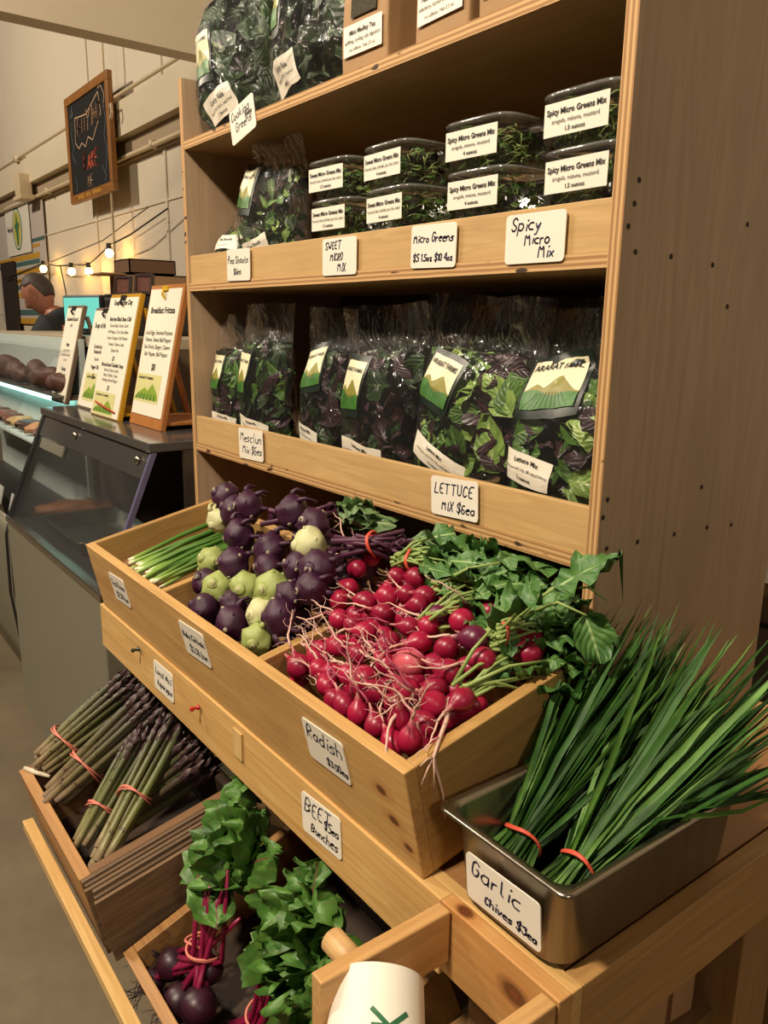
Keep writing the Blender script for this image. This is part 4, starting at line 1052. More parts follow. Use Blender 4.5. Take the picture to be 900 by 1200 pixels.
for q, (a, e, n, bt, sp, bm, lb_) in enumerate(AB):
    a, e = V(a), V(e); c = a.copy(); root = thing('asparagus_bunch', lb_, 'asparagus', T(c), 'bunches of asparagus in the wooden crate'); rs = random.Random(q + 40); d = (e - a).normalized()
    s1 = d.cross(V((0, 0, 1))).normalized(); s2 = s1.cross(d)
    for k in range(n):
        q1 = sqrt((k + .5) / n); th = k * 2.4; off = s1 * cos(th) * q1 + s2 * sin(th) * q1
        spear(root, c, a + off * sp * .62 + d * rs.gauss(0, .008), e + off * sp * 1.15 + d * rs.uniform(-.035, .015), rs.uniform(.0056, .0082) * (.8 if n == 12 else 1), rs, asp_mat((.75, 1.0, .1, 0.0, 1.0)[q]))
    if bm:
        for tt in ((bt,) if q != 3 else (bt,)): band(root, a.lerp(e, tt) - c, d, sp * .90 + .007, bm, 3, .0016, q)
t = tag(MB().tube([(0, 0, 0), (.03, .012, .002), (.07, .03, .006)], [.0048, .0055, .003], 8).build('asparagus_piece', plain('white_asparagus_end', 'd8cbb0', .5), None, True), 'loose pale asparagus end on the rim of the crate', 'asparagus')
t.location = (-1.638, -.492, .612); t.location = (-1.60, -.489, .607)

# beets
BSK = kohl_mat('beet_skin', '23101a', '3d1626', 30); BST = plain('magenta_beet_stem', '86193f', .32, 0, .2, 40); BRT = plain('dark_beet_root', '2a1c1c', .8, 0, .3)
BLF = leafmat('beet_leaf', '31571f', '5d8a38', '7a4444', .020, .48)
def beet_bunch(lb_, c, beets, bandp, dm, nst, nlf, leaf_base, seed, L=.15, W=.095, two=True, tgt=None):
    c = V(c); root = thing('beet_bunch', lb_, 'beets', T(c), 'bunches of beets in the crate'); rs = random.Random(seed); dm = V(dm).normalized(); bandp = V(bandp)
    for i, (x, y, z, r) in enumerate(beets):
        p = V((x, y, z)); m = MB(); m.lathe([(.0001, -.95), (.3, -.92), (.72, -.66), (.97, -.2), (1, .1), (.86, .5), (.55, .82), (.25, 1.05), (.1, 1.35), (.0001, 1.6)], 22)
        tail = (p - bandp).normalized() + V((rs.gauss(-.4, .3), rs.gauss(-.2, .2), rs.gauss(-.1, .2))); tail.normalize()
        R3 = tail.to_track_quat('Z', 'Y').to_matrix()
        m.v = [tuple(R3 @ (V(v) * r * (1 + .04 * noise.noise(V(v) * 2 + V((i, 0, 0))))) + p - c) for v in m.v]
        o = m.build('beet', BSK, root, True)
        m = MB()
        for k in range(16):
            b = p + tail * r * rs.uniform(.2, 1.4) - c + V((rs.gauss(0, .006), rs.gauss(0, .006), rs.gauss(0, .006))); d = (tail + V((rs.gauss(0, .8), rs.gauss(-.2, .6), rs.gauss(0, .7)))).normalized(); Q = [b]
            for j in range(6): b = b + d * rs.uniform(.005, .013); d = (d + V((rs.gauss(-.05, .4), rs.gauss(-.05, .4), rs.gauss(-.12, .4)))).normalized(); Q.append(b)
            m.tube(Q, [.0011, .001, .0008, .0007, .0006, .0005, .0003], 4)
        m.build('fine_roots', BRT, o, True)
    for k in range(nst):
        bt = V(beets[k % len(beets)][:3]) + V((rs.gauss(0, .006), rs.gauss(0, .006), .012)); md = bandp + V((rs.gauss(0, .012), rs.gauss(0, .008), rs.gauss(0, .006)))
        e = bandp + dm * rs.uniform(.09, .17) + V((rs.gauss(0, .030), rs.gauss(0, .012), rs.gauss(0, .015)))
        m = MB(); m.tube([bt - c, bt.lerp(md, .6) - c, md - c, md.lerp(e, .5) - c, e - c], [.0052, .0046, .0042, .0038, .0028], 7); st = m.build('stem', BST, root, True)
        if k < nlf:
            d = (e - md).normalized(); tg = tgt[k % len(tgt)] if tgt else None
            if tg: d = (V(tg) - e).normalized() * .6 + d * .4
            ll = L * rs.uniform(.75, 1.15); m = MB()
            m.leaf(e - c - d * .01, d + V((rs.gauss(0, .15), 0, rs.gauss(.0, .15))), V((rs.gauss(-.2, .35), -1, rs.gauss(.6, .3))), ll, W * rs.uniform(.8, 1.2), rs.uniform(-.1, .8), rs.uniform(-.1, .35), .55, seed + k, 22, 12, 0, .85, .06, None, .42)
            for i, v in enumerate(m.v):
                wz, wy = v[2] + c.z, v[1] + c.y
                if wz > .80 and wy > -.30: m.v[i] = (v[0], min(v[1], -.302 - c.y), v[2]) if wz < .9 and wy < -.24 else (v[0], v[1], .797 - c.z)
            m.build('leaf', BLF, st, True)
    band(root, bandp - c, dm, .026, BANDP, 2, .0022, 3)
    if two: band(root, bandp - dm * .006 + V((-.018, .004, .008)) - c, dm + V((-.25, 0, .1)), .022, BANDP, 1, .0022, 5)
beet_bunch('beet bunch in front of crate with pink bands and tall glossy leaves', (-1.0, -.39, .50),
           [(-1.052, -.405, .498, .026), (-.955, -.405, .497, .029), (-1.070, -.432, .466, .022), (-1.000, -.415, .476, .027), (-.985, -.372, .520, .022)],
           (-.998, -.375, .548), (.06, .22, .80), 15, 9, None, 71, .15, .095, True,
           [(-1.09, -.315, .72), (-.98, -.305, .79), (-.88, -.31, .80), (-1.14, -.32, .64), (-.94, -.32, .74), (-.86, -.325, .77), (-1.03, -.31, .76), (-.90, -.335, .70), (-1.0, -.33, .68)])
beet_bunch('beet bunch deeper in the crate toward the cup, leaves pressed under the rail', (-.84, -.36, .52),
           [(-.93, -.37, .435, .026), (-.86, -.40, .44, .027), (-.90, -.34, .45, .024)],
           (-.86, -.345, .52), (.25, .15, .75), 18, 18, None, 72, .14, .10, False,
           [(-.78, -.30, .78), (-.70, -.30, .77), (-.84, -.31, .70), (-.80, -.31, .62), (-.69, -.32, .80), (-.88, -.31, .62), (-.66, -.30, .72), (-.75, -.33, .66), (-.72, -.36, .60), (-.66, -.34, .66), (-.62, -.35, .68), (-.86, -.30, .76), (-.80, -.31, .80), (-.74, -.31, .72)])
beet_bunch('beet bunch at right end of the crate hidden behind the cup bracket', (-.74, -.36, .50),
           [(-.78, -.38, .43, .026), (-.75, -.34, .44, .026)], (-.74, -.35, .50), (.25, -.05, .7), 9, 8, None, 73, .14, .10, False,
           [(-.66, -.36, .70), (-.60, -.40, .66), (-.70, -.42, .62), (-.62, -.34, .74), (-.64, -.44, .58), (-.56, -.36, .70), (-.68, -.33, .66)])

# garlic chives
CHV = None
def chive_mat(c1, c2, c3):
    t = NT('garlic_chive_blade')
    sp = t.n('ShaderNodeSeparateXYZ', Vector=t.n('ShaderNodeUVMap').outputs[0])
    n = t.n('ShaderNodeTexNoise', Vector=t.obj((30, 30, 30)), Scale=1.0, Detail=2.0).outputs[0]
    col = t.ramp(n, [(.3, srgb(c1)), (.6, srgb(c2)), (.8, srgb(c3))])
    col = t.mix(t.n('ShaderNodeMapRange', {'clamp': True}, Value=sp.outputs[1], From_Min=.0, From_Max=.14, To_Min=.5, To_Max=0.0).outputs[0], col, srgb('7f9a55'))
    t.bsdf(Base_Color=col, Roughness=.55, Specular_IOR_Level=.25); return t.m
CHM = [chive_mat('24451a', '365e20', '456f2a'), chive_mat('1a3410', '294a18', '375a20'), chive_mat('44682a', '5c8438', '739a4a')]  # lit and dark blade faces put into three colours, dealt out at random
def chives(lb_, bandp, dmean, n, seed, fan, L, bm=True, tilt=0):
    c = V(bandp); root = thing('chive_bunch', lb_, 'chives', T(c), 'bunches of garlic chives in the steel pan'); rs = random.Random(seed); m = MB(); dm = V(dmean).normalized()
    s1 = dm.cross(V((0, 0, 1))).normalized(); s2 = s1.cross(dm)
    for k in range(n):
        th, q = rs.uniform(0, 2 * pi), sqrt(rs.random()); o = s1 * cos(th) * q * 1.15 + s2 * sin(th) * q * .8
        b = c + o * .019 - dm * (.052 + rs.uniform(-.012, .012)) + o * rs.uniform(0, .012)
        b.z = max(b.z, .908)
        p = c + o * .019
        d = (dm + o * fan * rs.uniform(.5, 1.1) + V((rs.gauss(0, .04), rs.gauss(0, .04), rs.gauss(0, .04)))).normalized()
        d0 = (p - b).normalized()
        ll = L * (rs.uniform(.55, 1.0) ** .8); w_ = rs.uniform(.0042, .0100); tw = rs.uniform(-1.6, 1.6)
        nn = (s2 * rs.uniform(.3, 1) + s1 * rs.gauss(0, .8)).normalized()
        bend = rs.uniform(-.25, .55); nl = 8
        # lower stub to the band, then the blade
        side = d.cross(nn).normalized(); P = []; uv = []
        cpos = b.copy(); dd = d0; tot = (p - b).length + ll
        rows = 11
        for j in range(rows + 1):
            v = j / rows
            if j <= 2: pos = b.lerp(p, j / 2); 
            else:
                tt = (j - 2) / (rows - 2)
                pos = p + d * ll * tt - V((0, 0, 1)) * (bend * ll * .30 * tt * tt) + side * (rs.gauss(0, .001))
            wv = w_ * .5 * (.55 if j <= 2 else 1) * (1 if v < .72 else max(.04, (1 - v) / .28))
            fold = nn * wv * .35
            side_ = (side * cos(tw * v) + nn * sin(tw * v))
            if pos.y > -.01 and pos.x < -.590: pos.x = -.590 + .002 * rs.random()
            lo = .905 if pos.z < 1.0 and pos.y < .02 else .905
            pos.z = max(pos.z, lo)
            if pos.x > -.400 and pos.z < 1.013: pos.z = 1.013 + .004 * rs.random()
            for i, sx in enumerate((-1, 0, 1)):
                P.append(pos + side_ * wv * sx + (fold if sx else V((0, 0, 0))) - c); uv.append((i / 2, v))
        F = [(j * 3 + i, j * 3 + i + 1, (j + 1) * 3 + i + 1, (j + 1) * 3 + i) for j in range(rows) for i in range(2)]
        m.add(P, F, rs.choice((0, 0, 1, 1, 2)), uv)
    m.build('blades', CHM, root, True)
    if bm: band(root, V((0, 0, 0)), dm, .0225, BAND, 2, .0017, seed)
chives('garlic chive bunch nearest the produce box, coral band low on its stems', (-.512, -.205, .957), (-.06, .78, .47), 190, 1, .29, .34)
chives('garlic chive bunch in the corner of the pan, leaves reaching past the table end', (-.450, -.185, .952), (.03, .78, .48), 200, 2, .40, .35)
chives('garlic chive bunch behind the two banded ones, against the side panel', (-.500, -.09, .952), (-.05, .72, .58), 130, 3, .42, .27, False)
# ------------------------------------------------------------------ deli cases and counter on the left
DSTEEL = plain('brushed_case_steel', '8c8876', .36, .35, .04, 3); DARK = plain('black_case_frame', '1c1a19', .4, 0, .1); GREY = plain('smoked_grey_panel', '3c3936', .25, 0, .05)
INSIDE = plain('dark_case_lining', '2c2926', .5, 0, .1); GLASS = film('case_glass', .01, .07, .02, 3.0, .03); TGLASS = film('tinted_case_glass', .03, .10, .03, 3.0, .05, '8a8a88')
cs = thing('deli_case', 'stainless deli display case with slanted glass front, menu easels on its top', 'display case', T(-2.53, .1, 0))
def cb(m, a, b, **k): return m.box((a[0] + 2.53, a[1] - .1, a[2]), (b[0] + 2.53, b[1] - .1, b[2]), **k)
x0, x1 = -3.06, -2.0
m = MB(); cb(m, (x0, -.10, 0), (x1, .42, .10)); m.build('plinth', DARK, cs)
m = MB(); cb(m, (x0, -.19, .05), (x1, .42, .785)); m.build('steel_body', DSTEEL, cs, bevel=.004)
m = MB(); cb(m, (x0, -.196, .785), (x1, -.165, .806)); m.build('front_rim', steel('case_rim_steel', 'b5aea2', .25, 'x'), cs, bevel=.003)
m = MB(); cb(m, (x0, -.15, .786), (x1, .40, .792)); m.build('deck', INSIDE, cs)
m = MB(); cb(m, (x0, .40, .785), (x1, .42, 1.165)); m.build('back_panel', plain('grey_case_back', '57534c', .5, 0, .05), cs)
m = MB(); cb(m, (x0, -.045, 1.165), (x1 + .005, .42, 1.19)); m.build('top_plate', plain('glossy_grey_top', '4a4744', .12, 0, .05), cs, bevel=.003)
def sl_(t): return (-.182 + .150 * t, .806 + .360 * t)      # slanted front line: (y, z)
def quad(m, xa, xb, ta, tb, d=0.0, th=.006):
    ya, za_ = sl_(ta); yb, zb_ = sl_(tb); n = V((0, -.36, .15)).normalized()
    P = []
    for k in (d, d - th):
        for (x, y, z) in ((xa, ya, za_), (xb, ya, za_), (xb, yb, zb_), (xa, yb, zb_)): P.append(V((x + 2.53, y - .1, z)) + n * k)
    m.add(P, [(0, 1, 2, 3), (7, 6, 5, 4), (0, 4, 5, 1), (1, 5, 6, 2), (2, 6, 7, 3), (3, 7, 4, 0)])
m = MB(); quad(m, x0 + .02, x1, 0, .80); m.build('front_glass', GLASS, cs)
m = MB(); quad(m, x0, x1, .80, 1.0, .002, .012); m.build('header_panel', GREY, cs)
m = MB(); quad(m, x0 + .09, x0 + .36, .70, .79, .004, .004); lb__ = m.build('price_strip', plain('pale_metal_strip', '9a9484', .35, .6, .1), cs)
for x in (x0 + .43, x1 - .07):
    m = MB(); y_, z_ = sl_(.92); m.lathe([(.0001, 0), (.012, 0), (.012, .006), (.007, .012), (.0001, .013)], 14, M=T(x + 2.53, y_ - .1 - .002, z_) @ Matrix.Rotation(radians(67), 4, 'X')); m.build('glass_bolt', ST, cs, True)
m = MB(); quad(m, x1 - .009, x1 + .003, .0, 1.0, .006, .014); m.build('end_post', plain('violet_grey_glass_edge', '5f5b78', .25, 0, .1), cs)
m = MB(); quad(m, x0, x0 + .03, 0, 1, .006, .03); m.build('end_post', DARK, cs)
m = MB(); cb(m, (x1 - .012, .05, .79), (x1, .42, 1.165)); m.build('end_glass', GLASS, cs)
# trays and food in the case
tr = thing('food_tray', 'black rimmed steel tray inside the deli case', 'tray', T(-2.62, .0, .7925))
m = MB(); loft(m, [[V((x, y, z)) for x, y in rrect(w_, h_, .02, 4)] for w_, h_, z in ((.44, .26, .05), (.42, .24, .05), (.40, .22, .008), (.30, .12, .006))], True)
loft(m, [[V((x, y, z)) for x, y in rrect(w_, h_, .02, 4)] for w_, h_, z in ((.44, .26, .05), (.445, .265, .046), (.42, .24, .042), (.405, .225, .0), (.30, .12, 0))]); m.build('tray_body', STD, tr, True)
def loaf(label, c, L, W_, H_, rz, mat, seed, nm='bread_loaf'):
    m = MB()
    def f(u, v):
        th = u * 2 * pi; s = sin(max(.02, v) * pi * .96 + .06) ** .38
        y = W_ / 2 * cos(th) * s; z = H_ / 2 * (1 + sin(th) * (1 if sin(th) > 0 else .9) * s)
        p = V(((v - .5) * L, y, z)); return p + noise.noise_vector(p * 22 + V((seed, 0, 0))) * .010
    m.grid(f, 16, 18, 0, True, uvs=False); o = m.build(nm, mat, None, True); o.location = c; o.rotation_euler = (0, 0, radians(rz))
    return tag(o, label, 'bread')
CRUST = plain('browned_crust', '7a4a22', .6, 0, .5, 26, .5); CRUM = plain('pale_bread_crust', 'b08a52', .7, 0, .3, 18, .3)
loaf('long browned loaf at left of the deli case tray, seen through the glass', (-2.925, .03, .795), .30, .10, .07, 78, CRUST, 1)
loaf('pale flat bread lying behind the browned loaf in the deli case', (-2.975, .12, .795), .32, .12, .045, 82, CRUM, 2)
loaf('dark roasted loaf under the right end of the deli case', (-2.19, .20, .795), .22, .11, .06, 20, plain('dark_roast_crust', '3a2018', .5, 0, .4, 30, .5), 3)
tg = thing('serving_tongs', 'steel serving tongs propped in the right end of deli case', 'tongs', T(-2.11, .24, .793))
for s in (-1, 1):
    m = MB(); m.tube([(s * .012, 0, .002), (s * .016, .01, .08), (s * .006, .03, .165)], [.006, .004, .004], 8, flat=.4); m.build('arm', ST, tg, True)
m = MB(); m.lathe([(.0001, .160), (.010, .162), (.010, .172), (.0001, .174)], 10, M=T(0, .03, 0)); m.build('hinge', ST, tg, True)

# curved second case, lit cold from inside
c2 = thing('curved_glass_case', 'curved glass deli case with cold blue-green light at far left', 'display case', T(-3.85, 0, 0))
def c2b(m, a, b, **k): return m.box((a[0] + 3.85, a[1], a[2]), (b[0] + 3.85, b[1], b[2]), **k)
xa, xb = -4.6, -3.10
prof = [(-.10, .04), (-.165, .25), (-.19, .5), (-.185, .72), (-.17, .78)]
m = MB(); m.grid(lambda u, v: V((xa + (xb - xa) * u + 3.85, prof[min(4, int(v * 4 + .001))][0], prof[min(4, int(v * 4 + .001))][1])), 1, 4, 0, uvs=False); m.build('front_panel', DSTEEL, c2, True, solid=.006)
m = MB(); c2b(m, (xa, -.08, 0), (xb, .14, .76)); m.build('case_body', DARK, c2)
gp = [(-.185, .78), (-.20, .88), (-.185, 1.0), (-.14, 1.12), (-.07, 1.25), (.03, 1.36), (.13, 1.40)]
m = MB(); m.grid(lambda u, v: V((xa + (xb - xa) * u + 3.85, gp[min(6, int(v * 6 + .001))][0], gp[min(6, int(v * 6 + .001))][1])), 1, 6, 0, uvs=False); m.build('curved_glass', GLASS, c2, True)
m = MB(); m.tube([(xb - .01 + 3.85, y, z) for y, z in prof], .009, 8); m.build('end_rim', DARK, c2, True)
m = MB(); c2b(m, (xa, .12, .76), (xb, .14, 1.43)); m.build('back_panel', plain('pale_case_lining', 'b9c4be', .5, 0, .05), c2)
m = MB(); c2b(m, (xa, -.02, 1.02), (xb - .03, .12, 1.03)); m.build('glass_shelf', plain('frosted_shelf', 'c8d4d0', .3, 0, .03), c2)
m = MB(); m.tube([(xa + .1 + 3.85, .085, 1.19), (xb - .1 + 3.85, .085, 1.19)], .010, 10); m.build('lamp_tube', glow('cold_lamp_tube', 'a8f0e4', 5.0), c2)
FOODC = ('8a4a34', '6b3a2a', 'a9744a', '4d2f24', 'b58c5a', '74402e')
for k in range(9):
    x = xb - .10 - k * .15
    loaf(('wrapped meat piece on the glass shelf of the blue-lit case, number %d from its right end' % (k + 1)) if 0 else
         ('cut of meat on the glass shelf inside the blue-lit case, nearest its right end' if k == 0 else 'cut of meat on the glass shelf inside the blue-lit case, in the row to the left'), (x, .05, 1.031), .11, .09, .05, 70 + k * 7, plain('cured_meat_%d' % (k % 6), FOODC[k % 6], .5, 0, .4, 40, .3), 10 + k, 'meat_cut')
    o = COL.objects[-1]; o['group'] = 'cuts of meat in the blue-lit case'; o['category'] = 'meat'
    if k > 0: o['label'] = 'cut of meat in the row on the glass shelf of the blue-lit case'
for k in range(4):
    x = xb - .12 - k * .24; o = MB(); o.box((-.05, -.002, 0), (.05, .002, .07)); o = o.build('price_tag', plain('white_tag', 'e8ece6', .5, 0, .02)); o.location = (x, -.14, .775); o.rotation_euler = (radians(-14), 0, 0)
    tag(o, 'white price tag at the foot of the curved glass in the blue-lit case', 'price tag', 'price tags in the curved case')
m = MB(); c2b(m, (xa, .03, 1.215), (xb - .02, .12, 1.222)); m.build('upper_shelf', plain('grey_shelf', '77756e', .3, .5, .05), c2)
for k in range(8):
    x = xb - .12 - k * .17
    loaf('dark dried meat in the row on the upper shelf of the curved case', (x, .075, 1.223), .15, .085, .075 + .02 * (k % 3), 4 + 30 * (k % 2), plain('dark_dried_meat', '4a2a1c', .6, 0, .6, 50, .6), 40 + k, 'dried_meat')
    o = COL.objects[-1]; o['group'] = 'dried meats in the curved case'; o['category'] = 'meat'
# the tall counter behind
co = thing('service_counter', 'tall counter with pale top behind the deli cases', 'counter', T(-3.67, .58, 0))
m = MB(); m.box((-.93, -.42, 0), (.92, .42, 1.40)); m.build('counter_body', plain('brown_counter_side', '5a4835', .6, 0, .15), co)
m = MB(); m.box((-.93, -.43, 1.40), (.92, .42, 1.44)); m.build('counter_top', plain('pale_counter_top', 'a79a82', .35, 0, .05), co, bevel=.004)
ps = thing('till_screen', 'tablet till with a glowing turquoise screen on the tall counter', 'screen', T(-3.50, .27, 1.4405) @ rotz(radians(18)))
m = MB(); m.box((-.13, -.012, .015), (.13, .012, .16)); m.build('casing', DARK, ps, bevel=.006)
m = MB(); m.box((-.12, -.0135, .025), (.12, -.012, .150)); m.build('screen', glow('turquoise_screen', '7fe6d0', .75), ps)
m = MB(); m.box((-.07, -.06, 0), (.07, .06, .012)); m.box((-.02, -.01, .0), (.02, .03, .06)); m.build('stand', DARK, ps, bevel=.003)
bm_ = thing('coffee_machine', 'black boxy machine on the tall counter behind the menu easels', 'machine', T(-3.38, .48, 1.4405))
m = MB(); m.box((-.22, -.12, .0), (.22, .12, .155)); m.build('housing', DARK, bm_, bevel=.015)
m = MB(); m.box((-.20, -.10, .155), (.20, .10, .168)); m.build('lid', plain('black_plastic_lid', '141313', .3), bm_, bevel=.005)
m = MB(); m.box((-.16, -.126, .05), (-.02, -.119, .12)); m.build('panel', GREY, bm_)
for (x, lb_) in ((-3.55, 'small dark framed picture on the black machine, next to the turquoise screen'), (-3.30, 'small dark framed picture on the black machine, next to the brown carton')):
    f_ = thing('picture_frame', lb_, 'picture', T(x, .45, 1.609) @ rotz(radians(30)) @ Matrix.Rotation(radians(-8), 4, 'X'), 'framed pictures on the black machine')
    m = MB(); 
    for a, b in (((-.045, 0, 0), (-.035, .015, .08)), ((.035, 0, 0), (.045, .015, .08)), ((-.035, 0, 0), (.035, .015, .01)), ((-.035, 0, .07), (.035, .015, .08))): m.box(a, b)
    m.build('frame', plain('dark_brown_frame', '2c1812', .4), f_)
    m = MB(); m.box((-.035, .005, .01), (.035, .011, .07)); m.build('picture', plain('brown_photo', '5a3428', .4, 0, .4, 60), f_)
def carton(label, x, y, z, sx, sy, sz, c, open_=False):
    t = thing('cardboard_box', label, 'box', T(x, y, z), 'cardboard boxes on the counter'); K = plain('carton_%s' % c, c, .8, 0, .08, 8)
    m = MB(); w_ = .006
    m.box((-sx / 2, sy / 2 - w_, 0), (sx / 2, sy / 2, sz)); m.box((-sx / 2, -sy / 2, 0), (-sx / 2 + w_, sy / 2, sz)); m.box((sx / 2 - w_, -sy / 2, 0), (sx / 2, sy / 2, sz))
    m.box((-sx / 2, -sy / 2, 0), (sx / 2, sy / 2, w_)); m.box((-sx / 2, -sy / 2, sz - w_), (sx / 2, sy / 2, sz))
    if not open_: m.box((-sx / 2, -sy / 2, 0), (sx / 2, -sy / 2 + w_, sz))
    m.build('carton', K, t)
    m = MB(); m.box((-.02, -sy / 2, sz), (.02, sy / 2, sz + .001)) if not open_ else m.box((-sx / 2, -sy / 2 - .12, sz - w_), (sx / 2, -sy / 2, sz))
    m.build('tape' if not open_ else 'flap', K, t)
carton('brown carton with open front on the tall counter, left of the shelf unit', -4.14, .80, 1.4405, .24, .32, .285, '8a6a48', True)
carton('flat dark brown carton stacked on the open one', -4.13, .78, 1.7275, .22, .24, .07, '5c4028')
# blue-grey crate and white fridge glimpsed behind the case end
bb = thing('storage_bin', 'blue-grey plastic bin behind the breakfast easel', 'bin', T(-3.02, 1.2, 0))
m = MB(); loft(m, [[V((x, y, z)) for x, y in rrect(w_, h_, .03, 3)] for w_, h_, z in ((.30, .24, 1.06), (.36, .28, 1.32), (.38, .30, 1.33), (.38, .30, 1.345))]); m.build('bin_body', plain('blue_grey_plastic', '77808c', .5, 0, .05), bb)
m = MB(); m.box((-.35, -.16, .0), (.35, .2, 1.06)); m.build('stand', plain('white_enamel', 'cfc8ba', .4, 0, .03), bb, bevel=.01)

# ------------------------------------------------------------------ menu easels on the deli case
GOLD = plain('yellow_clip', 'c9a227', .35); BLK = plain('black_clip', '17130f', .4); PAPER = plain('white_menu_paper', 'e4dcc8', .6, 0, .02)
LOGOB = plain('pale_lime_print', 'cfc98a', .5, 0, .05); LOGOG = plain('lime_mountain_print', '7f9a2c', .5, 0, .2, 30); LOGOD = plain('green_row_print', '4f7a2a', .5, 0, .2, 30)
def easel(label, x, y, w_, h, paper_w, ph0, lines, clip, side, logo, seed, back=.098, lean=.13, red=False):
    t = thing('menu_easel', label, 'menu stand', T(x, y, 1.1905), 'menu easels on the deli case')
    a = math.atan2(back, h); R = Matrix.Rotation(-a, 4, 'X')
    m = MB(); m.box((-w_ / 2, 0, 0), (w_ / 2, .016, h), M=R); m.build('board', side, t, bevel=.002)
    m = MB(); ty_ = sin(a) * h * .88 + .018
    for s_ in (-1, 1): m.add([V((s_ * (w_ / 2 - .004) - s_ * k, y_, z_)) for k in (0, .02) for y_, z_ in ((ty_, h * .86), (ty_ + .012, h * .86), (ty_ + .10, .001), (ty_ + .085, .001))], [(0, 1, 2, 3), (4, 7, 6, 5), (0, 4, 5, 1), (1, 5, 6, 2), (2, 6, 7, 3), (3, 7, 4, 0)])
    m.box((-w_ / 2 + .01, .018, .012), (w_ / 2 - .01, ty_ + .085, .022)); m.build('back_leg', side, t, bevel=.002)
    pm = MB(); pm.box((-paper_w / 2, -.0022, h * ph0), (paper_w / 2, -.0004, h * .97), M=R); pp = pm.build('paper', PAPER, t)
    tm = MB(); fn = lambda p, q: R @ V((p, -.0030, q))
    for (body, zf, sz, bold) in lines:
        vs, _ = text2d(body, bold); wd = max(v[0] for v in vs) - min(v[0] for v in vs); s = sz * h * 1.2
        put_text(tm, body, 0, h * zf, s, fn, 0, bold, min(1, paper_w * .86 / (wd * s)))
    tm.build('print', PRINT, pp)
    if logo:
        lx, lz, lw, lh = logo; lm = MB(); g2 = lambda p, q, k=.0026: R @ V((lx + p * lw, -k, h * lz + q * lh))
        lm.add([g2(-.5, 0), g2(.5, 0), g2(.5, 1), g2(-.5, 1)], [(0, 1, 2, 3)], 0)
        lm.add([g2(-.48, .12, .003), g2(.48, .12, .003), g2(.42, .35, .003), g2(.2, .68, .003), g2(.02, .40, .003), g2(-.1, .52, .003), g2(-.35, .30, .003)], [(0, 1, 2, 3, 4, 5, 6)], 1)
        for k in range(6): lm.add([g2(-.45 + k * .15, .10, .0034), g2(-.36 + k * .15, .10, .0034), g2(-.30 + k * .13, .30, .0034), g2(-.35 + k * .13, .30, .0034)], [(0, 1, 2, 3)], 2)
        put_text(lm, 'ARARAT FARMS', 0, 0, 1, lambda p, q: g2(-.12 + p * .085, .82 + q * .12, .0036), 3, .02)
        lm.build('farm_print', [LOGOB, LOGOG, LOGOD, PRINT], pp)
    m = MB(); m.box((-.018, -.008, h * .955), (.018, .018, h * .985), M=R); m.tube([R @ V((-.002, -.008, h * .96)), R @ V((.004, -.014, h * .93)), R @ V((.008, -.006, h * .90))], .004, 6); m.build('clip', clip, t)
    if red:
        m = MB(); m.tube([R @ V((-paper_w * .35, -.006, h * .11)), R @ V((0, -.009, h * .085)), R @ V((paper_w * .4, -.006, h * .06))], .003, 5); m.build('red_tag', plain('red_plastic_tag', 'b0261c', .4), t)
OAK = wood('z', 'b5763a', '96592a', .45); YEL = plain('yellow_acrylic', 'b98a1e', .3, 0, .06); GRYW = plain('grey_brown_board', '6d5a46', .6, 0, .1)
easel('narrow menu easel at far left of the four, black clip, plain text', -3.20, .055, .19, .375, .18, .02, [('Sandwich Special', .84, .045, .02), ('daily', .78, .040, 0), ('Ham', .58, .045, .02), ('swiss, lettuce', .53, .032, 0), ('tomato, mustard', .48, .032, 0), ('on rye', .43, .032, 0), ('Turkey', .33, .045, .02), ('cheddar, greens', .28, .032, 0), ('mayo, onion', .23, .032, 0), ('on sourdough', .18, .032, 0)], BLK, GRYW, None, 1)
easel('menu easel second from left, partly behind the soup menu, black clip', -2.90, .075, .24, .365, .235, .02, [('Soup of the Day', .80, .060, .02), ('Curried Lentil', .60, .042, .02), ('Tomato Basil', .55, .042, .02), ('Squash', .48, .04, 0), ('Veggie Chili', .40, .042, .02), ('$5', .30, .06, .02)], BLK, GRYW, (0, .08, .16, .10), 2)
easel('soup menu easel with yellow edge, headed Soups of the Day', -2.63, .045, .27, .405, .262, .01, [('Soups of the Day', .91, .050, .02), ('Beef and Black Bean Chili', .78, .040, .02), ('Ground Beef, Onion, Garlic', .73, .032, 0), ('Bell Pepper, Corn, Black Bean', .68, .032, 0), ('Cumin, Oregano, Chili Powder', .63, .032, 0), ('Tomato, Cilantro, Lime', .58, .032, 0), ('Gluten Free', .53, .032, 0), ('$7', .46, .042, .02), ('Broccoli and Cheddar Soup', .41, .038, .02), ('Broccoli, Onion, Garlic', .37, .03, 0), ('Sharp Cheddar, Cream', .33, .03, 0), ('Nutmeg, Salt and Pepper', .29, .03, 0), ('$7', .22, .042, .02)], BLK, YEL, (-.02, .015, .20, .075), 3, .10, red=True)
easel('wooden menu easel closest to the shelf unit, headed Breakfast Frittata, gold clip', -2.33, .068, .255, .425, .235, .08, [('Breakfast Frittata', .80, .052, .02), ('Local Eggs, Seasonal Potatoes', .65, .036, 0), ('Onions, Sweet Bell Pepper', .60, .036, 0), ('Sun Dried, Ginger, Chevre', .55, .036, 0), ('Salt, Pepper, Bell Pepper', .50, .036, 0), ('$8', .40, .055, .02)], GOLD, OAK, (-.02, .17, .19, .085), 4)

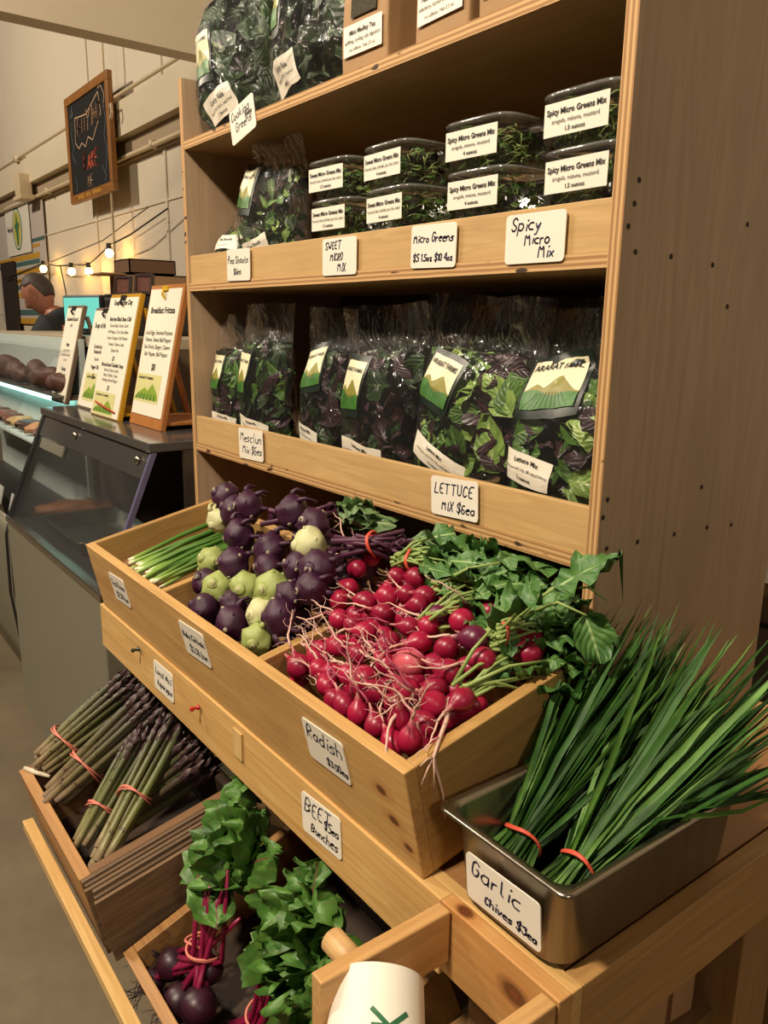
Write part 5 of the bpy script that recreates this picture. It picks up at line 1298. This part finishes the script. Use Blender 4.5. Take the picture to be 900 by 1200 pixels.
# ------------------------------------------------------------------ the back wall's things
ck = thing('chalkboard', 'wood framed chalkboard with a drawn banner hanging on the cream wall', 'chalkboard', T(-7.147, 1.34, 2.425))
FR = wood('x', '9c682f', '7d4e20', .45); FRZ = wood('z', '9c682f', '7d4e20', .45); CWd, CHt = 1.04, .795
m = MB(); m.box((.05, .0, .05), (CWd - .05, .02, CHt - .05)); m.build('slate', plain('black_slate', '0f0e0e', .95, 0, .2, 6), ck)
for a, b, mt in (((0, -.012, 0), (CWd, .028, .062), FR), ((0, -.012, CHt - .062), (CWd, .028, CHt), FR), ((0, -.012, .062), (.062, .028, CHt - .062), FRZ), ((CWd - .062, -.012, .062), (CWd, .028, CHt - .062), FRZ)):
    m = MB(); m.box(a, b); m.build('frame_rail', mt, ck, bevel=.004)
rnd = random.Random(8)
cm = MB(); fn = lambda a, b: V((a, -.0012, b))
hand(cm, 'BUYING', .26, .47, .13, fn, .010, rnd, 0, .10); hand(cm, 'BAKE', .36, .22, .11, fn, .012, rnd, 1); hand(cm, 'ME', .44, .09, .08, fn, .010, rnd, 2)
def line(pts, wd, mi):
    for a, b in zip(pts, pts[1:]):
        a, b = V(a), V(b); d = (b - a).normalized(); n = V((-d.y, d.x)) * wd * .5; cm.add([fn(*(a - n)), fn(*(b - n)), fn(*(b + n)), fn(*(a + n))], [(0, 1, 2, 3)], mi)
line([(.20, .44), (.22, .62), (.50, .60), (.80, .70), (.84, .55), (.70, .46), (.62, .40), (.52, .44), (.44, .38), (.36, .42), (.28, .39), (.20, .44)], .007, 2)
line([(.14, .60), (.11, .50), (.15, .42), (.10, .36), (.17, .30)], .005, 3); line([(.90, .62), (.93, .48), (.88, .40), (.93, .28), (.88, .16)], .005, 3)
line([(.80, .72), (.86, .735), (.93, .66), (.90, .58)], .006, 2); line([(.13, .20), (.18, .12), (.14, .09)], .005, 3); line([(.80, .20), (.88, .12), (.84, .085)], .005, 3); line([(.14, .70), (.18, .66), (.12, .64), (.16, .72)], .005, 3)
cm.build('chalk_drawing', [plain('tan_chalk', 'b98a62', .9), plain('red_orange_chalk', 'd4552c', .9), plain('pale_orange_chalk', 'd8b08a', .9), plain('grey_blue_chalk', '6f7a88', .9)], ck)
m = MB()
for k in range(11):
    if k not in (3, 6): m.box((.22 + k * .052, -.0135, .020), (.25 + k * .052, -.0119, .044))
m.build('gold_marks', plain('gold_paint', 'c99a34', .5), ck)
m = MB(); m.tube([(CWd + .0, .0, .55), (CWd + .05, -.01, .56), (CWd + .06, -.01, .50), (CWd + .03, -.01, .47)], .010, 6); m.build('hook', PIPE, ck)
# posters
def poster(label, x, z, w_, h, seed):
    t = thing('wall_poster', label, 'poster', T(x, 1.455, z), 'green oval posters')
    m = MB(); m.box((-w_ / 2, 0, -h / 2), (w_ / 2, .006, h / 2)); m.build('sheet', plain('white_poster_sheet', 'd9d2c4', .6, 0, .03), t)
    m = MB(); g3 = lambda a, b, k: V((a * w_, -k, b * h))
    def oval(rx, ry, k, mi): m.add([g3(rx * cos(i * pi / 16), ry * sin(i * pi / 16), k) for i in range(32)][::-1], [tuple(range(32))], mi)
    oval(.20, .42, .001, 0); oval(.17, .38, .0015, 1); oval(.15, .35, .002, 2)
    m.add([g3(-.03, -.33, .003), g3(.03, -.33, .003), g3(.05, -.05, .003), g3(.11, .10, .003), g3(.04, .12, .003), g3(0, .32, .003), g3(-.04, .12, .003), g3(-.11, .06, .003), g3(-.05, -.05, .003)], [tuple(range(9))], 0)
    m.build('emblem', [plain('poster_green', '3f6f4a', .6), plain('poster_white', 'd9d6c0', .6), plain('poster_yellow', 'b9b04a', .6)], t)
    m = MB(); hand(m, 'Peeled', -.42 * w_, -.02 * h, .10 * h, lambda a, b: V((a, -.004, b)), .008, random.Random(seed)); m.build('lettering', plain('grey_script_print', '5a5a58', .7), t)
poster('white poster with green oval emblem high on the far wall above the striped banner', -9.53, 2.435, 1.0, .52, 3)
wp_ = thing('banner', 'grey-white banner with yellow and teal stripes hanging behind the man', 'banner', T(-9.5, 1.462, 2.2))
m = MB(); m.box((-1.15, .009, -.75), (.95, .016, .50)); m.build('sheet', plain('lilac_white_sheet', 'b5aaa0', .7, 0, .05), wp_)
for k, (xa_, xb_, z, h_, c) in enumerate(((-.05, .95, .10, .035, 't'), (-.05, .75, .045, .03, 'y'), (-1.1, .72, -.04, .05, 'y'), (-1.1, .70, -.10, .045, 't'), (-.6, .85, -.18, .05, 'y'), (-.5, .82, -.27, .05, 'y'), (-.4, .92, -.34, .045, 't'), (-.4, .95, -.42, .05, 'y'), (-.7, .6, -.60, .06, 't'), (-.7, .5, -.69, .06, 'y'))):
    m = MB(); m.box((xa_, .0065, z - h_), (xb_, .009, z)); m.build('stripe', plain('mustard_stripe', 'b98a24', .7) if c == 'y' else plain('teal_stripe', '3f5f5a', .7), wp_)
dp_ = MB(); dp_.box((-.28, 0, -.02), (.22, .03, 2.10)); dp_.box((-.30, -.01, 0), (-.28, .03, 2.10)); o = dp_.build('door_1', plain('dark_brown_door', '2a201a', .6)); o.location = (-10.0, 1.43, .02); struct(o)
# string lights
sg = thing('string_lights', 'string of small warm bulbs strung along the cream wall', 'lights', T(-7.3, 1.34, 2.0))
CORD = plain('black_cord', '1d1814', .6)
cordp = [(-10.07, 1.40, 1.935), (-8.246, 1.36, 2.02), (-7.8, 1.36, 1.972), (-7.357, 1.36, 1.958), (-6.889, 1.36, 1.938), (-6.361, 1.36, 2.055), (-5.9, 1.36, 2.10), (-5.3, 1.40, 2.22)]
m = MB(); m.tube([(x + 7.3, y - 1.34, z - 2.0) for x, y, z in cordp], .006, 6); m.tube([(-9.8 + 7.3, .06, -.06), (-8.0 + 7.3, .05, .03), (-6.6 + 7.3, .05, .11), (-5.6 + 7.3, .05, .26)], .004, 6); m.tube([(-7.74 + 7.3, .03, -.02), (-7.70 + 7.3, .05, -.25), (-7.70 + 7.3, .06, -.75)], .006, 6); m.build('cord', CORD, sg)
for (x, z) in ((-8.246, 1.99), (-7.357, 1.928), (-6.889, 1.908), (-6.361, 2.022)):
    m = MB(); m.lathe([(.0001, .05), (.018, .05), (.020, .005), (.0001, .005)], 10, M=T(x + 7.3, .015, z - 2.0)); so = m.build('socket', CORD, sg)
    m = MB(); m.lathe([(.0001, -.055), (.018, -.050), (.030, -.03), (.028, -.01), (.014, .006), (.0001, .006)], 14, M=T(x + 7.3, .015, z - 2.0)); m.build('bulb', glow('warm_bulb', 'ffc46a', 60.0), so, True)

# ------------------------------------------------------------------ the man behind the counter
SKIN = plain('skin', 'b0745a', .5, 0, .08, 30); HOOD = plain('black_hoodie', '17181a', .8, 0, .15, 30, .2); JEANS = plain('dark_trousers', '20242c', .8, 0, .1); HAIR = plain('greying_brown_hair', '4a3c33', .6, 0, .45, 90, .4)
pm_ = thing('person', 'man with short greying hair in a black hoodie looking down behind the counter', 'person', T(-4.90, .60, 0) @ rotz(radians(-52)))
# local frame: the man faces local -y ... turned so that he looks to the picture's left
def skinned(verts, edges, radii, sub=2):
    me = bpy.data.meshes.new('skin_tmp'); me.from_pydata(verts, edges, []); o = bpy.data.objects.new('skin_tmp', me); COL.objects.link(o)
    md = o.modifiers.new('s', 'SKIN'); 
    for i, r in enumerate(radii):
        q = me.skin_vertices[0].data[i]; q.radius = r if hasattr(r, '__len__') else (r, r); q.use_root = (i == 0)
    md.use_smooth_shade = True
    s = o.modifiers.new('d', 'SUBSURF'); s.levels = sub; s.render_levels = sub
    dg = bpy.context.evaluated_depsgraph_get(); dg.update(); me2 = bpy.data.meshes.new_from_object(o.evaluated_get(dg))
    bpy.data.objects.remove(o); vv = [tuple(v.co) for v in me2.vertices]; ff = [tuple(p.vertices) for p in me2.polygons]; bpy.data.meshes.remove(me2); return vv, ff
# joints: pelvis, spine, chest, neck base, neck top | shoulders, elbows, wrists | hips, knees, ankles, toes
J = [(0, 0, .95), (0, .03, 1.14), (0, .03, 1.36), (0, -.035, 1.50), (0, -.145, 1.565),
     (.19, -.0, 1.455), (.24, -.16, 1.15), (.15, -.38, 1.12), (-.19, -.0, 1.455), (-.24, -.16, 1.15), (-.15, -.38, 1.12),
     (.10, 0, .90), (.11, -.02, .50), (.11, .02, .09), (.12, -.12, .04), (-.10, 0, .90), (-.11, -.02, .50), (-.11, .02, .09), (-.12, -.12, .04)]
Ed = [(0, 1), (1, 2), (2, 3), (3, 4), (2, 5), (5, 6), (6, 7), (2, 8), (8, 9), (9, 10), (0, 11), (11, 12), (12, 13), (13, 14), (0, 15), (15, 16), (16, 17), (17, 18)]
Rb = [(.14, .10), (.13, .095), (.15, .10), (.075, .07), (.058, .062), .062, .045, .030, .062, .045, .030, .085, .058, .040, .035, .085, .058, .040, .035]
bv, bf = skinned(J, Ed, Rb, 1)
HM = T(0, -.185, 1.645) @ Matrix.Rotation(radians(32), 4, 'X')     # head tipped down
def head_pt(u, v):
    th = u * 2 * pi; la = (v - .5) * pi * .998; x = cos(la) * sin(th); y = -cos(la) * cos(th); z = sin(la)   # front = -y at u=0
    fx = max(0.0, -y)
    X, Y, Z = x * .076, y * .096, z * .122
    if z < 0: X *= 1 + .28 * z * (1 if y < .3 else 1.1); Y *= 1 + (.16 * z if y < 0 else .42 * z)
    g = lambda cx, cz, sx, sz: math.exp(-((x - cx) / sx) ** 2 - ((z - cz) / sz) ** 2) * (1 if y < 0 else 0)
    Y -= .024 * g(0, -.16, .16, .20) + .010 * g(0, .02, .12, .25) + .008 * g(0, .20, .6, .10)      # nose, bridge, brow
    Y += .012 * (g(.36, .03, .20, .12) + g(-.36, .03, .20, .12)) + .005 * g(0, -.38, .2, .06)      # eye sockets, under the nose
    Y -= .007 * g(0, -.50, .30, .07) - .004 * g(0, -.56, .3, .025) + .014 * g(0, -.80, .36, .14) * 1.0  # lips, chin
    return HM @ V((X, Y, Z))
m = MB(); m.add(bv, bf); m.grid(head_pt, 40, 32, 0, True, uvs=False)
for s in (-1, 1):   # ears
    def ear(u, v, s=s):
        a = u * 2 * pi; r = (.006 + .004 * cos(v * 2 * pi)); return HM @ V((s * (.074 + .006 * sin(v * 2 * pi)), .006 + (.016 + r * cos(a)) * cos(v * 2 * pi), -.006 + (.028 + r * cos(a)) * sin(v * 2 * pi)))
    m.grid(ear, 8, 16, 0, True, uvs=False)
    # hands: palm and five fingers
    wr = V((s * .15, -.38, 1.12)); d = V((-s * .25, -.9, -.25)).normalized(); sd = V((0, 0, 1)).cross(d).normalized(); up = d.cross(sd)
    m.tube([wr, wr + d * .04, wr + d * .085], [.030, .040, .036], 10, flat=.5)
    for k in range(4):
        b = wr + d * .08 + sd * (.027 - .018 * k); L = (.062, .075, .070, .052)[k]
        m.tube([b, b + d * L * .45 - up * .004, b + d * L * .8 - up * .016, b + d * L * .95 - up * .030], [.0095, .009, .008, .006], 8)
    b = wr + d * .03 + sd * s * .03; m.tube([b, b + sd * s * .025 + d * .02, b + sd * s * .03 + d * .05 - up * .012], [.012, .010, .007], 8)
m.build('body', SKIN, pm_, True)
m = MB()
for s in (-1, 1): m.lathe([(.0001, .010), (.006, .008), (.0095, 0), (.006, -.008), (.0001, -.010)], 10, M=HM @ T(s * .030, -.082, .006))
m.build('eyes', plain('eye_white', 'd8d0c4', .3), pm_, True)
m = MB()
def hair_pt(u, v):
    th = u * 2 * pi; c_ = cos(th); lo = .62 if c_ > .55 else (.62 - (.55 - c_) * .55 if c_ > .15 else (.40 if c_ > -.30 else .40 - (-.30 - c_) * 2.2)); lo = max(-.42, lo)
    la = math.asin(lo) + (pi / 2 - math.asin(lo)) * v
    x = cos(la) * sin(th); y = -cos(la) * cos(th); z = sin(la); k = 1.035 + .015 * noise.noise(V((x * 6, y * 6, z * 6)))
    X, Y, Z = x * .076 * k, y * .096 * k, z * .122 * k
    if z < 0: X *= 1 + .28 * z; Y *= 1 + (.16 * z if y < 0 else .42 * z)
    return HM @ V((X, Y, Z))
m.grid(hair_pt, 40, 14, 0, True, uvs=False); m.build('hair', HAIR, pm_, True, solid=.003)
hv, hf = skinned(J[:4] + [J[5], (.245, -.16, 1.15), (.16, -.35, 1.12), J[8], (-.245, -.16, 1.15), (-.16, -.35, 1.12)], [(0, 1), (1, 2), (2, 3), (2, 4), (4, 5), (5, 6), (2, 7), (7, 8), (8, 9)], [(.175, .135), (.168, .13), (.19, .135), (.088, .082), .09, .068, .052, .09, .068, .052], 2)
m = MB(); m.add(hv, hf); hd_ = m.build('hoodie', HOOD, pm_, True)
m = MB(); m.tube([V((cos(a) * .098, -.02 + sin(a) * .095, 1.515 + .03 * sin(a))) for a in [radians(q) for q in range(-60, 250, 20)]], [.022 + .020 * sin(max(0, radians(i * 12))) for i in range(len(range(-60, 250, 20)))], 10); m.build('hood', HOOD, hd_, True)
tv, tf = skinned([J[0]] + J[11:14] + J[15:18], [(0, 1), (1, 2), (2, 3), (0, 4), (4, 5), (5, 6)], [(.165, .125), .102, .075, .060, .102, .075, .060], 2)
m = MB(); m.add(tv, tf); m.build('trousers', JEANS, pm_, True)
for s in (-1, 1):
    m = MB(); loft(m, [[V((s * .115 + x, -.05 + y, z)) for x, y in rrect(w_, h_, .035, 4)] for w_, h_, z in ((.02, .05, .001), (.095, .275, .001), (.10, .28, .03), (.09, .23, .075), (.085, .12, .10), (.02, .03, .105))]); m.build('shoe', plain('black_shoe', '15130f', .5), pm_, True)

# ------------------------------------------------------------------ behind the shelf and under the table end
fr = thing('steel_cabinet', 'low stainless cabinet seen past the back edge of the tall side panel', 'cabinet', T(-.55, 1.05, 0))
m = MB(); m.box((-.34, -.26, .06), (.5, .3, .97)); m.build('cabinet_body', steel('cabinet_steel', '7d7a76', .35, 'x'), fr, bevel=.004)
m = MB(); m.box((-.36, -.29, .97), (.52, .3, 1.0)); m.build('worktop', steel('worktop_steel', 'a8a49c', .3, 'x'), fr, bevel=.004)
m = MB(); m.box((-.30, -.275, .52), (.46, -.26, .90)); dr = m.build('drawer', steel('cabinet_steel', '7d7a76', .35, 'x'), fr, bevel=.003)
m = MB(); m.tube([(-.1, -.30, .86), (.26, -.30, .86)], .010, 8); m.build('handle', ST, dr, True)
for (x, y) in ((-.30, -.2), (.46, -.2), (-.30, .26), (.46, .26)):
    m = MB(); m.tube([(x, y, 0), (x, y, .07)], .02, 10); m.build('foot', DARK, fr)
def kraft(label, x, y, z, rz, sx, sy, sz, seed):
    t = thing('kraft_bag_bundle', label, 'paper bags', T(x, y, z) @ rotz(radians(rz)), 'kraft bag bundles under the table end'); K = plain('kraft_bundle_paper', 'a87f58', .75, 0, .08, 14, .15)
    m = MB(); Ls = []
    for zz, k in ((0, .97), (.01, 1), (sz * .8, 1), (sz, .96)): Ls.append([V((px_, py_, zz)) for px_, py_ in rrect(sx * k, sy * k, .006, 2)])
    loft(m, [[V((0, 0, 0)) for _ in Ls[0]]] + Ls); m.build('bundle', K, t)
    m = MB(); m.box((-sx * .5 + .02, -sy / 2, sz), (-.0, sy / 2, sz + .004)); m.build('folded_flap', K, t)
    m = MB(); m.box((sx * .5, -.02, .01), (sx * .5 + .006, .02, sz + .01)); m.build('strip', K, t)
kraft('folded kraft paper bag bundle on the low shelf under the table end, nearer the front', -.515, -.10, .6205, 4, .16, .20, .085, 1)
kraft('kraft paper bag bundle on the low shelf under the table end, nearer the table leg', -.525, .05, .6205, -6, .15, .07, .075, 2)
